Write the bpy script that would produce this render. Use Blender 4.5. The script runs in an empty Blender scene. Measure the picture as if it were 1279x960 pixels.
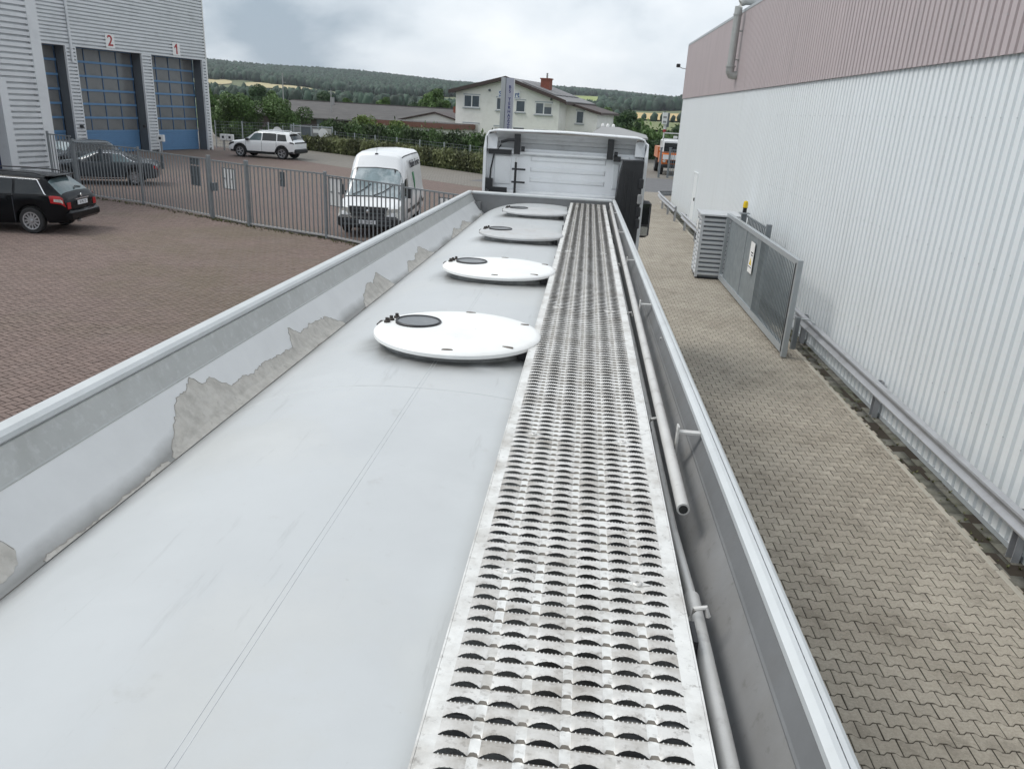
import bpy, math, random
import numpy as np
from mathutils import Matrix, Vector
random.seed(7); RNG = np.random.default_rng(7)
SC = bpy.context.scene
COL = SC.collection
PI = math.pi

# ------------------------------------------------------------------ camera
F_PX, W_PX, H_PX = 945.0, 1279.0, 960.0
CAM_POS = Vector((0, 0, 4.0))
ROT = Matrix(((0.9951385, -0.07818945, 0.05988131),
              (0.08288405, 0.3364993, -0.93802903),
              (0.05319396, 0.93843201, 0.34134407)))
cam_data = bpy.data.cameras.new('camera')
cam_data.sensor_width = 36.0
cam_data.lens = 36.0 * F_PX / W_PX
cam_data.clip_start = 0.05
cam_data.clip_end = 9000
cam = bpy.data.objects.new('camera', cam_data)
COL.objects.link(cam)
cam.matrix_world = Matrix.Translation(CAM_POS) @ ROT.to_4x4()
SC.camera = cam

# ------------------------------------------------------------------ world, sun, exposure
SUN_EL, SUN_AZ = math.radians(52), math.radians(-90)      # azimuth from +Y towards +X
w = bpy.data.worlds.new('World'); SC.world = w; w.use_nodes = True
nt = w.node_tree; N = nt.nodes; L = nt.links; N.clear()
out = N.new('ShaderNodeOutputWorld')
sky = N.new('ShaderNodeTexSky'); sky.sky_type = 'NISHITA'; sky.sun_disc = False
sky.sun_elevation = SUN_EL; sky.sun_rotation = SUN_AZ; sky.air_density = 1.0; sky.dust_density = 2.0
bg1 = N.new('ShaderNodeBackground'); bg1.inputs['Strength'].default_value = 0.08
L.new(sky.outputs[0], bg1.inputs[0])
tc = N.new('ShaderNodeTexCoord')
mp = N.new('ShaderNodeMapping'); mp.inputs['Scale'].default_value = (1, 1, 2.2)
mp.inputs['Location'].default_value = (1.7, 0.4, 0.9)
L.new(tc.outputs['Generated'], mp.inputs[0])
n1 = N.new('ShaderNodeTexNoise'); n1.inputs['Scale'].default_value = 2.0; n1.inputs['Detail'].default_value = 7
n1.inputs['Roughness'].default_value = 0.52; n1.inputs['Distortion'].default_value = 0.35
L.new(mp.outputs[0], n1.inputs[0])
rp = N.new('ShaderNodeValToRGB'); e = rp.color_ramp.elements
e[0].position = 0.36; e[0].color = (0.30, 0.365, 0.43, 1)
e[1].position = 0.64; e[1].color = (0.88, 0.90, 0.915, 1)
m_ = e.new(0.49); m_.color = (0.655, 0.705, 0.75, 1)
L.new(n1.outputs[0], rp.inputs[0])
bg2 = N.new('ShaderNodeBackground'); bg2.inputs['Strength'].default_value = 0.98
L.new(rp.outputs[0], bg2.inputs[0])
mx = N.new('ShaderNodeMixShader'); mx.inputs[0].default_value = 0.93
L.new(bg1.outputs[0], mx.inputs[1]); L.new(bg2.outputs[0], mx.inputs[2]); L.new(mx.outputs[0], out.inputs[0])

sun_d = bpy.data.lights.new('sun', 'SUN'); sun_d.energy = 1.4; sun_d.angle = math.radians(25); sun_d.color = (1, 0.97, 0.92)
sun = bpy.data.objects.new('sun', sun_d); COL.objects.link(sun)
sdir = Vector((math.sin(SUN_AZ) * math.cos(SUN_EL), math.cos(SUN_AZ) * math.cos(SUN_EL), math.sin(SUN_EL)))
sun.rotation_euler = sdir.to_track_quat('Z', 'Y').to_euler()
SC.view_settings.view_transform = 'Standard'; SC.view_settings.look = 'None'
SC.view_settings.exposure = 0.46; SC.view_settings.gamma = 1.0
SC.view_settings.use_curve_mapping = False

# ------------------------------------------------------------------ materials
MATS = {}
def mat(name, col, rough=0.6, metal=0.0, var=0.0, scale=3.0, bump=0.0, bscale=60.0, dirt=None, spec=0.5,
        rnd=0.0, tint=False, coat=0.0, alpha=None, stretch=None, world=False, streak=None):
    """procedural material; dirt=(colour, amount 0..1, scale); rnd = per object brightness change; tint = use 'tint' attribute"""
    if name in MATS: return MATS[name]
    m = bpy.data.materials.new(name); m.use_nodes = True; MATS[name] = m
    nt = m.node_tree; N = nt.nodes; L = nt.links
    b = N['Principled BSDF']
    b.inputs['Roughness'].default_value = rough; b.inputs['Metallic'].default_value = metal
    b.inputs['Specular IOR Level'].default_value = spec
    if coat: b.inputs['Coat Weight'].default_value = coat; b.inputs['Coat Roughness'].default_value = 0.08
    c4 = (*col, 1)
    if world:
        vec = N.new('ShaderNodeNewGeometry').outputs['Position']
    else:
        vec = N.new('ShaderNodeTexCoord').outputs['Object']
    if stretch:
        mpn = N.new('ShaderNodeMapping'); mpn.inputs['Scale'].default_value = stretch
        L.new(vec, mpn.inputs[0]); vec = mpn.outputs[0]
    cur = None
    def rgb(c):
        n = N.new('ShaderNodeRGB'); n.outputs[0].default_value = (*c, 1); return n.outputs[0]
    cur = rgb(col)
    def mix(fac, a, bb, mode='MIX'):
        n = N.new('ShaderNodeMix'); n.data_type = 'RGBA'; n.blend_type = mode; n.clamp_factor = True
        if isinstance(fac, float): n.inputs[0].default_value = fac
        else: L.new(fac, n.inputs[0])
        L.new(a, n.inputs[6]); L.new(bb, n.inputs[7]); return n.outputs[2]
    if var > 0:
        nz = N.new('ShaderNodeTexNoise'); nz.inputs['Scale'].default_value = scale; nz.inputs['Detail'].default_value = 6
        nz.inputs['Roughness'].default_value = 0.62
        L.new(vec, nz.inputs[0])
        mr = N.new('ShaderNodeMapRange'); mr.inputs[1].default_value = 0.25; mr.inputs[2].default_value = 0.75
        mr.inputs[3].default_value = 1 - var; mr.inputs[4].default_value = 1 + var
        L.new(nz.outputs[0], mr.inputs[0])
        g = N.new('ShaderNodeCombineColor'); [L.new(mr.outputs[0], g.inputs[i]) for i in range(3)]
        cur = mix(1.0, cur, g.outputs[0], 'MULTIPLY')
    if rnd > 0 or tint:
        if tint:
            at = N.new('ShaderNodeAttribute'); at.attribute_name = 'tint'; src = at.outputs['Fac']
        else:
            src = N.new('ShaderNodeObjectInfo').outputs['Random']
        mr = N.new('ShaderNodeMapRange'); mr.inputs[3].default_value = 1 - rnd; mr.inputs[4].default_value = 1 + rnd
        L.new(src, mr.inputs[0])
        g = N.new('ShaderNodeCombineColor'); [L.new(mr.outputs[0], g.inputs[i]) for i in range(3)]
        cur = mix(1.0, cur, g.outputs[0], 'MULTIPLY')
    for d in ([dirt] if dirt and not isinstance(dirt, list) else (dirt or [])):
        dc, amt, ds = d[:3]
        nz = N.new('ShaderNodeTexNoise'); nz.inputs['Scale'].default_value = ds; nz.inputs['Detail'].default_value = 8
        nz.inputs['Roughness'].default_value = 0.65
        L.new(vec, nz.inputs[0])
        mr = N.new('ShaderNodeMapRange'); lo = d[3] if len(d) > 3 else 0.5; hi = d[4] if len(d) > 4 else 0.72
        mr.inputs[1].default_value = lo; mr.inputs[2].default_value = hi
        mr.inputs[3].default_value = 0; mr.inputs[4].default_value = amt
        L.new(nz.outputs[0], mr.inputs[0])
        cur = mix(mr.outputs[0], cur, rgb(dc))
    L.new(cur, b.inputs['Base Color'])
    if bump > 0:
        nb = N.new('ShaderNodeTexNoise'); nb.inputs['Scale'].default_value = bscale; nb.inputs['Detail'].default_value = 4
        L.new(vec, nb.inputs[0])
        bp = N.new('ShaderNodeBump'); bp.inputs['Strength'].default_value = bump; bp.inputs['Distance'].default_value = 0.01
        L.new(nb.outputs[0], bp.inputs['Height']); L.new(bp.outputs[0], b.inputs['Normal'])
    return m

M = dict(
    tank=mat('tank_paint', (0.50, 0.52, 0.53), 0.36, 0.0, 0.05, 2.2, 0.35, 2.2, [((0.47, 0.46, 0.42), 0.45, 1.3, 0.50, 0.72), ((0.55, 0.57, 0.58), 0.5, 2.6, 0.52, 0.7), ((0.33, 0.32, 0.30), 0.35, 9, 0.62, 0.78), ((0.30, 0.29, 0.27), 0.5, 70, 0.68, 0.76)]),
    weld=mat('weld_paint', (0.47, 0.49, 0.50), 0.45, 0, 0.15, 12),
    rail=mat('rail_metal', (0.55, 0.575, 0.585), 0.48, 0.1, 0.07, 5, 0.04, 80, ((0.42, 0.42, 0.40), 0.35, 9, 0.55, 0.8)),
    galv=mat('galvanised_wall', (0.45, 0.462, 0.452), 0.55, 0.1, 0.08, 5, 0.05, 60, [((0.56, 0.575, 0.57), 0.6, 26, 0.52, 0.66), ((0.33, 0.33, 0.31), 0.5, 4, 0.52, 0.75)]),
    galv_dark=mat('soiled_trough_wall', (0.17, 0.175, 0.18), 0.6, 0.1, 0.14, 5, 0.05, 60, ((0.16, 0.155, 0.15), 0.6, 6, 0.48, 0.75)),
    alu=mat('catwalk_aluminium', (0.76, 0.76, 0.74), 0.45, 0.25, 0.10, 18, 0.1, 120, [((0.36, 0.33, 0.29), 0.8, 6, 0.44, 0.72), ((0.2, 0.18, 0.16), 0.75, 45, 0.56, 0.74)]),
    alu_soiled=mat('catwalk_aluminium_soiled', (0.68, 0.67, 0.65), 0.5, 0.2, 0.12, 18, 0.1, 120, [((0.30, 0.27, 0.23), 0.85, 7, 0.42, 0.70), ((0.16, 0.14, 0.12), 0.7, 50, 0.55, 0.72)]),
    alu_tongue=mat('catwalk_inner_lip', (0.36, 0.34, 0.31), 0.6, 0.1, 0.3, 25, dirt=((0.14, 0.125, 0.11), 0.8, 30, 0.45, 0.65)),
    alu_shade_grime=mat('catwalk_shade_grime', (0.17, 0.155, 0.135), 0.8, 0, 0.3, 30),  # slot bridges: shade of the recess put into the colour, along with dirt
    pipe=mat('worn_pipe', (0.60, 0.59, 0.57), 0.42, 0.35, 0.10, 9, 0.08, 90, ((0.24, 0.22, 0.2), 0.75, 12, 0.55, 0.75)),
    lid=mat('white_lid_paint', (0.86, 0.87, 0.86), 0.45, 0, 0.02, 4, 0.06, 60, [((0.28, 0.25, 0.22), 0.6, 13, 0.65, 0.75), ((0.30, 0.27, 0.24), 0.55, 55, 0.66, 0.72), ((0.62, 0.61, 0.58), 0.35, 2.5, 0.5, 0.7)]),
    lid_grey=mat('dull_lid_paint', (0.50, 0.51, 0.515), 0.45, 0, 0.08, 4, 0.06, 60, [((0.38, 0.35, 0.32), 0.6, 7, 0.52, 0.72)]),
    neck=mat('sooty_neck', (0.30, 0.31, 0.31), 0.6, 0, 0.3, 9, 0.1, 50, ((0.10, 0.10, 0.10), 0.8, 8, 0.42, 0.7)),
    black=mat('black_plastic', (0.018, 0.019, 0.022), 0.45, 0, 0.15, 6, 0.03, 100),
    dark=mat('dark_void', (0.02, 0.02, 0.02), 0.8),
    rubber=mat('tyre_rubber', (0.022, 0.022, 0.023), 0.8, 0, 0.2, 10, 0.1, 60),
    sight=mat('sight_glass', (0.13, 0.14, 0.15), 0.3, 0, 0.1, 12, dirt=((0.24, 0.24, 0.24), 0.5, 18)),
    rust=mat('rusty_bolt', (0.045, 0.038, 0.034), 0.7, 0.2, 0.3, 30),
    cabwhite=mat('cab_white', (0.80, 0.82, 0.84), 0.22, 0, 0.02, 2, coat=0.4, dirt=((0.5, 0.5, 0.48), 0.2, 3)),
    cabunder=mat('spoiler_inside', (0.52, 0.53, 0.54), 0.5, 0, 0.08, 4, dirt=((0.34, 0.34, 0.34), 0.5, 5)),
    hallwhite=mat('hall_white_sheet', (0.775, 0.81, 0.83), 0.4, 0, 0.015, 0.6, dirt=[((0.58, 0.60, 0.60), 0.25, 0.9), ((0.5, 0.51, 0.49), 0.12, 3, 0.55, 0.75)], stretch=(1, 5, .3)),
    hallmauve=mat('hall_mauve_sheet', (0.47, 0.405, 0.412), 0.5, 0, 0.04, 0.7, dirt=((0.3, 0.27, 0.27), 0.45, 1.2), stretch=(1, 5, .4)),
    trimgrey=mat('trim_grey', (0.40, 0.43, 0.45), 0.45, 0.1, 0.04, 2),
    silver=mat('silver_sheet', (0.68, 0.70, 0.72), 0.42, 0.0, 0.04, 0.8, dirt=((0.35, 0.37, 0.39), 0.35, 1.0)),
    jamb=mat('door_recess_grey', (0.12, 0.135, 0.15), 0.6, 0, 0.06, 2),
    doorblue=mat('door_blue', (0.125, 0.255, 0.44), 0.45, 0, 0.06, 2, dirt=((0.07, 0.14, 0.25), 0.4, 2)),
    pane=mat('dull_pane', (0.16, 0.165, 0.17), 0.18, 0, 0.25, 1.2, dirt=((0.22, 0.22, 0.21), 0.6, 0.9)),
    doordark=mat('door_blue_dark', (0.06, 0.12, 0.22), 0.45),
    navy=mat('navy_door', (0.02, 0.03, 0.07), 0.4, 0, 0.1, 2),
    signwhite=mat('sign_white', (0.80, 0.80, 0.79), 0.4, 0, 0.02, 5),
    red=mat('sign_red', (0.38, 0.035, 0.04), 0.5),
    fence=mat('fence_steel', (0.215, 0.235, 0.25), 0.5, 0.35, 0.10, 5, dirt=((0.3, 0.31, 0.31), 0.4, 6)),
    fencelight=mat('fence_base_rail', (0.42, 0.42, 0.42), 0.5, 0.2, 0.08, 5),
    signgrey=mat('sign_back_grey', (0.115, 0.135, 0.15), 0.5, 0, 0.1, 4),
    gsheet=mat('gate_sheet', (0.22, 0.25, 0.265), 0.5, 0.3, 0.12, 2.5, 0.02, 40, ((0.31, 0.34, 0.355), 0.6, 5, 0.45, 0.7)),
    gframe=mat('gate_frame', (0.40, 0.43, 0.45), 0.42, 0.35, 0.08, 4),
    guard=mat('guardrail_zinc', (0.40, 0.41, 0.43), 0.45, 0.35, 0.10, 3, 0.03, 40, ((0.25, 0.24, 0.23), 0.5, 4, 0.5, 0.75)),
    cabinet=mat('cabinet_alu', (0.55, 0.57, 0.59), 0.42, 0.25, 0.05, 4),
    yellow=mat('beacon_yellow', (0.75, 0.52, 0.02), 0.25),
    duct=mat('duct_zinc', (0.42, 0.43, 0.42), 0.42, 0.35, 0.10, 4, dirt=((0.28, 0.28, 0.27), 0.4, 5)),
    kerb=mat('kerb_concrete', (0.40, 0.375, 0.32), 0.85, 0, 0.15, 6, 0.2, 60, ((0.25, 0.23, 0.19), 0.4, 5), rnd=0.08),
    carblack=mat('car_black', (0.004, 0.0045, 0.006), 0.18, 0, spec=0.22),
    carblue=mat('car_dark_blue', (0.035, 0.045, 0.055), 0.2, 0.2, coat=0.5),
    carwhite=mat('car_white', (0.80, 0.81, 0.82), 0.2, 0, 0.02, 1.5, coat=0.5),
    vanwhite=mat('van_white', (0.80, 0.815, 0.83), 0.28, 0, 0.02, 1.5, coat=0.3, dirt=((0.55, 0.54, 0.5), 0.25, 2)),
    glass=mat('car_glass', (0.012, 0.015, 0.017), 0.05, 0, spec=0.6),
    glassmid=mat('car_glass_reflecting', (0.10, 0.14, 0.15), 0.06, 0, 0.5, 1.6, spec=0.7),  # lighter copy of the glass, with the reflection put into its base colour
    windscreen=mat('windscreen_glass', (0.20, 0.26, 0.28), 0.08, 0, 0.35, 2.0, spec=0.6, dirt=((0.48, 0.53, 0.55), 0.8, 1.6, 0.42, 0.6)),
    chrome=mat('chrome', (0.75, 0.76, 0.78), 0.15, 0.9),
    rim=mat('rim_metal', (0.45, 0.46, 0.48), 0.25, 0.7),
    taillight=mat('tail_lamp_red', (0.42, 0.012, 0.015), 0.12, 0, 0.25, 9),
    headlight=mat('headlamp', (0.62, 0.63, 0.6), 0.1, 0.2, 0.45, 14),
    plate=mat('number_plate', (0.75, 0.77, 0.8), 0.4),
    ink=mat('dark_print', (0.02, 0.022, 0.03), 0.6),
    green=mat('green_print', (0.02, 0.22, 0.08), 0.5),
    bluetxt=mat('blue_print', (0.03, 0.10, 0.28), 0.5),
    navytxt=mat('navy_print', (0.03, 0.035, 0.16), 0.5),
    orange=mat('orange_paint', (0.62, 0.16, 0.03), 0.35, 0, 0.1, 3, coat=0.3),
    render_=mat('house_render', (0.82, 0.81, 0.765), 0.85, 0, 0.04, 1.5, 0.2, 20, ((0.5, 0.48, 0.42), 0.3, 0.8)),
    wroof=mat('roof_sheet_grey', (0.20, 0.195, 0.20), 0.6, 0, 0.12, 1.5),
    fascia=mat('brown_fascia', (0.055, 0.036, 0.032), 0.6, 0, 0.15, 3),
    brickred=mat('chimney_brick', (0.22, 0.07, 0.045), 0.8, 0, 0.2, 8),
    wglass=mat('house_glass', (0.10, 0.12, 0.14), 0.08, 0, 0.3, 1.5, spec=0.6),
    wframe=mat('window_frame_white', (0.78, 0.78, 0.77), 0.4),
    shutter=mat('roller_shutter', (0.55, 0.54, 0.50), 0.6, 0, 0.04, 6),
    tileroof=mat('old_grey_roof', (0.082, 0.077, 0.075), 0.85, 0, 0.25, 0.8, 0.3, 12, ((0.14, 0.13, 0.12), 0.5, 0.7)),
    redroof=mat('red_band', (0.18, 0.085, 0.065), 0.75, 0, 0.15, 1.2),
    lowwhite=mat('low_wall_white', (0.76, 0.75, 0.73), 0.8, 0, 0.05, 1.2),
    pylon=mat('pylon_silver', (0.44, 0.45, 0.47), 0.4, 0.3, 0.04, 2),
    pylonface=mat('pylon_face', (0.42, 0.42, 0.50), 0.5, 0, 0.03, 2),
    bark=mat('bark', (0.09, 0.07, 0.05), 0.9, 0, 0.3, 6, 0.4, 30),
    leaf=mat('leaf_green', (0.085, 0.15, 0.04), 0.6, rnd=0.55, tint=True),
    leaf_dark=mat('leaf_dark', (0.045, 0.088, 0.034), 0.6, rnd=0.5, tint=True),
    leaf_hedge=mat('leaf_hedge', (0.12, 0.135, 0.055), 0.65, rnd=0.55, tint=True),
    leaf_thuja=mat('leaf_thuja', (0.05, 0.09, 0.026), 0.65, rnd=0.6, tint=True),
    leaf_far=mat('leaf_far', (0.024, 0.050, 0.032), 0.75, rnd=0.5, tint=True),
    leaf_yellow=mat('leaf_bright', (0.12, 0.17, 0.035), 0.6, rnd=0.45, tint=True),
    pole=mat('pole_grey', (0.30, 0.30, 0.30), 0.6),
    weed=mat('weed_green', (0.10, 0.105, 0.04), 0.8, rnd=0.5, tint=True),
    chip=mat('paint_chip', (0.16, 0.14, 0.12), 0.8, 0, 0.3, 40),
)

# ------------------------------------------------------------------ mesh helpers
class MB:
    def __init__(s): s.v = []; s.f = []; s.smooth_from = None
    def add(s, vs, fs):
        o = len(s.v); s.v.extend([tuple(p) for p in vs]); s.f.extend([tuple(i + o for i in f) for f in fs]); return s
    def box(s, x0, x1, y0, y1, z0, z1, mtx=None):
        vs = [(x, y, z) for z in (z0, z1) for x, y in ((x0, y0), (x1, y0), (x1, y1), (x0, y1))]
        if mtx is not None: vs = [tuple(mtx @ Vector(p)) for p in vs]
        return s.add(vs, [(3, 2, 1, 0), (4, 5, 6, 7), (0, 1, 5, 4), (1, 2, 6, 5), (2, 3, 7, 6), (3, 0, 4, 7)])
    def cbox(s, x0, x1, y0, y1, z0, z1, c=0.01):
        """box with chamfered edges (octagonal in plan, chamfered top)"""
        def ring(z, d):
            a0, a1, b0, b1 = x0 + d, x1 - d, y0 + d, y1 - d
            return [(a0 + c, b0, z), (a1 - c, b0, z), (a1, b0 + c, z), (a1, b1 - c, z), (a1 - c, b1, z), (a0 + c, b1, z), (a0, b1 - c, z), (a0, b0 + c, z)]
        rs = [ring(z0, c), ring(z0 + c, 0), ring(z1 - c, 0), ring(z1, c)]
        return s.loft(rs, True, True, True)
    def loft(s, rings, closed=True, cap0=False, cap1=False):
        o = len(s.v); n = len(rings[0])
        for r in rings: s.v.extend([tuple(p) for p in r])
        for i in range(len(rings) - 1):
            for j in range(n if closed else n - 1):
                a = o + i * n + j; b = o + i * n + (j + 1) % n
                s.f.append((a, b, b + n, a + n))
        if cap0: s.f.append(tuple(o + j for j in range(n))[::-1])
        if cap1: s.f.append(tuple(o + (len(rings) - 1) * n + j for j in range(n)))
        return s
    def tube(s, path, r, n=10, caps=True):
        P = [Vector(p) for p in path]; rings = []
        for i, p in enumerate(P):
            t = (P[min(i + 1, len(P) - 1)] - P[max(i - 1, 0)]).normalized()
            up = Vector((0, 0, 1)) if abs(t.z) < 0.9 else Vector((1, 0, 0))
            a = t.cross(up).normalized(); b = a.cross(t).normalized()
            rr = r[i] if isinstance(r, (list, tuple)) else r
            rings.append([p + a * rr * math.cos(2 * PI * k / n) + b * rr * math.sin(2 * PI * k / n) for k in range(n)])
        return s.loft(rings, True, caps, caps)
    def beam(s, p0, p1, wx, wz):
        p0 = Vector(p0); p1 = Vector(p1); t = (p1 - p0).normalized()
        up = Vector((0, 0, 1)) if abs(t.z) < 0.9 else Vector((0, 1, 0))
        a = t.cross(up).normalized() * wx / 2; b = a.cross(t).normalized() * wz / 2
        return s.loft([[p - a - b, p + a - b, p + a + b, p - a + b] for p in (p0, p1)], True, True, True)
    def lathe(s, prof, n=32, axis='z', c=(0, 0, 0), cap0=False, cap1=False):
        rings = []
        for r, h in prof:
            ring = []
            for k in range(n):
                a = 2 * PI * k / n; u, v = r * math.cos(a), r * math.sin(a)
                if axis == 'z': p = (c[0] + u, c[1] + v, c[2] + h)
                elif axis == 'y': p = (c[0] + u, c[1] + h, c[2] + v)
                else: p = (c[0] + h, c[1] + u, c[2] + v)
                ring.append(p)
            rings.append(ring)
        return s.loft(rings, True, cap0, cap1)
    def poly(s, pts): return s.add(pts, [tuple(range(len(pts)))])
    def prism(s, pts, vec):
        """closed prism from a planar outline extruded by vec"""
        v = Vector(vec); n = len(pts); a = [Vector(p) for p in pts]; b = [p + v for p in a]
        return s.add(a + b, [tuple(range(n))[::-1], tuple(range(n, 2 * n))] + [(i, (i + 1) % n, n + (i + 1) % n, n + i) for i in range(n)])
    def xf(s, m): s.v = [tuple(m @ Vector(p)) for p in s.v]; return s
    def mesh(s, name, m=None, smooth=None):
        me = bpy.data.meshes.new(name); me.from_pydata(s.v, [], s.f); me.update()
        if smooth is not None: shade(me, smooth)
        if m: me.materials.append(m)
        return me
    def build(s, name, m, parent=None, smooth=None):
        return link(name, s.mesh(name, m, smooth), parent)

def shade(me, deg=35):
    me.polygons.foreach_set('use_smooth', [True] * len(me.polygons))
    try: me.set_sharp_from_angle(angle=math.radians(deg))
    except Exception: pass
def link(name, me, parent=None):
    o = bpy.data.objects.new(name, me); COL.objects.link(o)
    if parent: o.parent = parent
    return o
def tag(o, label=None, cat=None, group=None, kind=None):
    if label: o['label'] = label
    if cat: o['category'] = cat
    if group: o['group'] = group
    if kind: o['kind'] = kind
    return o
def thing(name, label, cat, loc=(0, 0, 0), rz=0, group=None):
    o = bpy.data.objects.new(name, None); COL.objects.link(o); o.empty_display_size = 0.2
    o.location = loc; o.rotation_euler = (0, 0, rz); return tag(o, label, cat, group)
def np_mesh(name, verts, faces_n, nper, m=None, tint=None, smooth=False):
    """bulk mesh: verts (V,3), faces_n (F,nper) int"""
    me = bpy.data.meshes.new(name); verts = np.asarray(verts, np.float32); faces_n = np.asarray(faces_n, np.int32)
    me.vertices.add(len(verts)); me.vertices.foreach_set('co', verts.ravel())
    F = len(faces_n); me.loops.add(F * nper); me.loops.foreach_set('vertex_index', faces_n.ravel())
    me.polygons.add(F); me.polygons.foreach_set('loop_start', np.arange(0, F * nper, nper, dtype=np.int32))
    me.update(calc_edges=True); me.validate()
    if tint is not None:
        a = me.attributes.new('tint', 'FLOAT', 'POINT'); a.data.foreach_set('value', np.asarray(tint, np.float32))
    if smooth: me.polygons.foreach_set('use_smooth', [True] * len(me.polygons))
    if m: me.materials.append(m)
    return me
def text_mesh(txt, size, m, depth=0.002, name='lettering', spacing=1.0, bold=0.0):
    c = bpy.data.curves.new(name, 'FONT'); c.body = txt; c.size = size; c.align_x = 'CENTER'; c.align_y = 'CENTER'
    c.extrude = depth; c.space_character = spacing; c.offset = bold; c.resolution_u = 3
    o = bpy.data.objects.new(name, c); COL.objects.link(o)
    bpy.context.view_layer.update()
    me = bpy.data.meshes.new_from_object(o.evaluated_get(bpy.context.evaluated_depsgraph_get()))
    bpy.data.objects.remove(o); bpy.data.curves.remove(c)
    me.name = name; me.materials.clear(); me.materials.append(m); return me
def place_text(txt, size, m, parent, origin, right, up, name='lettering', **k):
    me = text_mesh(txt, size, m, name=name, **k)
    r = Vector(right).normalized(); u = Vector(up).normalized(); n = r.cross(u)
    mt = Matrix((r, u, n)).transposed().to_4x4(); mt.translation = Vector(origin); me.transform(mt)
    return link(name, me, parent)
def copy_tree(o, parent=None):
    c = o.copy(); COL.objects.link(c)
    if parent: c.parent = parent
    for ch in list(o.children): copy_tree(ch, c)
    return c
def struct(o): o['kind'] = 'structure'; return o

# ------------------------------------------------------------------ ground
def ground_sheet(name, pts, z, m):
    return struct(MB().poly([(x, y, z) for x, y in pts]).build(name, m))
m_grass = mat('meadow', (0.075, 0.115, 0.035), 0.9, 0, 0.25, 0.05, world=True, dirt=((0.14, 0.14, 0.06), 0.6, 0.02))
m_lane_joint = mat('lane_joint_sand', (0.034, 0.026, 0.018), 0.95, 0, 0.2, 8, world=True, dirt=((0.04, 0.05, 0.02), 0.5, 1.5))
m_yard_joint = mat('yard_joint_sand', (0.022, 0.016, 0.014), 0.95, 0, 0.2, 8, world=True, dirt=((0.07, 0.065, 0.03), 0.6, 0.7))
m_asph = mat('road_asphalt', (0.135, 0.135, 0.14), 0.85, 0, 0.12, 1.5, 0.2, 60, world=True)
def paver_mat(name, col, tint, moss, rnd=0.2):
    return mat(name, col, 0.85, 0, 0.22, 38, 0.35, 140, moss, rnd=rnd, tint=tint, world=True)
lane_moss = [((0.18, 0.15, 0.11), 0.45, 0.55, 0.45, 0.7), ((0.115, 0.10, 0.078), 0.5, 2.2, 0.55, 0.72), ((0.46, 0.42, 0.36), 0.7, 90, 0.56, 0.66), ((0.16, 0.135, 0.11), 0.6, 75, 0.58, 0.68)]
m_paver_i = paver_mat('lane_paver_single', (0.355, 0.32, 0.265), False, lane_moss, 0.10)
m_paver_s = paver_mat('lane_paver_joined', (0.355, 0.32, 0.265), True, lane_moss, 0.10)
yard_moss = [((0.135, 0.115, 0.07), 0.5, 0.16, 0.47, 0.62), ((0.20, 0.16, 0.14), 0.5, 0.8, 0.52, 0.7), ((0.30, 0.26, 0.23), 0.5, 80, 0.62, 0.7)]
m_brick_i = paver_mat('yard_brick_single', (0.190, 0.140, 0.122), False, yard_moss, 0.10)
m_brick_s = paver_mat('yard_brick_joined', (0.190, 0.140, 0.122), True, yard_moss, 0.10)

def brick_mat(name, c1, c2, mortar, bw, bh, rot, moss):
    m = mat(name, c1, 0.85, world=True); nt = m.node_tree; N = nt.nodes; L = nt.links; b = N['Principled BSDF']
    g = N.new('ShaderNodeNewGeometry'); mp = N.new('ShaderNodeMapping'); mp.inputs['Rotation'].default_value = (0, 0, rot)
    L.new(g.outputs['Position'], mp.inputs[0])
    bt = N.new('ShaderNodeTexBrick'); bt.inputs['Scale'].default_value = 1.0
    bt.inputs['Brick Width'].default_value = bw; bt.inputs['Row Height'].default_value = bh
    bt.inputs['Mortar Size'].default_value = 0.007; bt.inputs['Color1'].default_value = (*c1, 1); bt.inputs['Color2'].default_value = (*c2, 1)
    bt.inputs['Mortar'].default_value = (*mortar, 1); L.new(mp.outputs[0], bt.inputs[0])
    nz = N.new('ShaderNodeTexNoise'); nz.inputs['Scale'].default_value = 0.16; nz.inputs['Detail'].default_value = 9
    nz.inputs['Roughness'].default_value = 0.65; L.new(g.outputs['Position'], nz.inputs[0])
    mr = N.new('ShaderNodeMapRange'); mr.inputs[1].default_value = 0.47; mr.inputs[2].default_value = 0.66; mr.inputs[4].default_value = 0.7
    L.new(nz.outputs[0], mr.inputs[0])
    mx = N.new('ShaderNodeMix'); mx.data_type = 'RGBA'; L.new(mr.outputs[0], mx.inputs[0]); L.new(bt.outputs[0], mx.inputs[6])
    mx.inputs[7].default_value = (*moss, 1); L.new(mx.outputs[2], b.inputs['Base Color']); return m
m_yard_far = brick_mat('yard_far_bricks', (0.185, 0.132, 0.113), (0.155, 0.11, 0.096), (0.06, 0.045, 0.04), 0.2, 0.1, 0.42, (0.15, 0.12, 0.09))
m_grey_far = brick_mat('grey_far_pavers', (0.215, 0.20, 0.175), (0.185, 0.17, 0.15), (0.08, 0.07, 0.06), 0.2, 0.16, 0.42, (0.17, 0.155, 0.13))
m_lane_far = brick_mat('lane_far_pavers', (0.30, 0.27, 0.23), (0.265, 0.24, 0.20), (0.1, 0.085, 0.06), 0.164, 0.192, 0.0, (0.22, 0.19, 0.15))

struct(MB().poly([(420 * math.cos(a), 420 * math.sin(a), -0.05) for a in [i * PI / 32 for i in range(64)]]).build('ground', m_grass))
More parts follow.
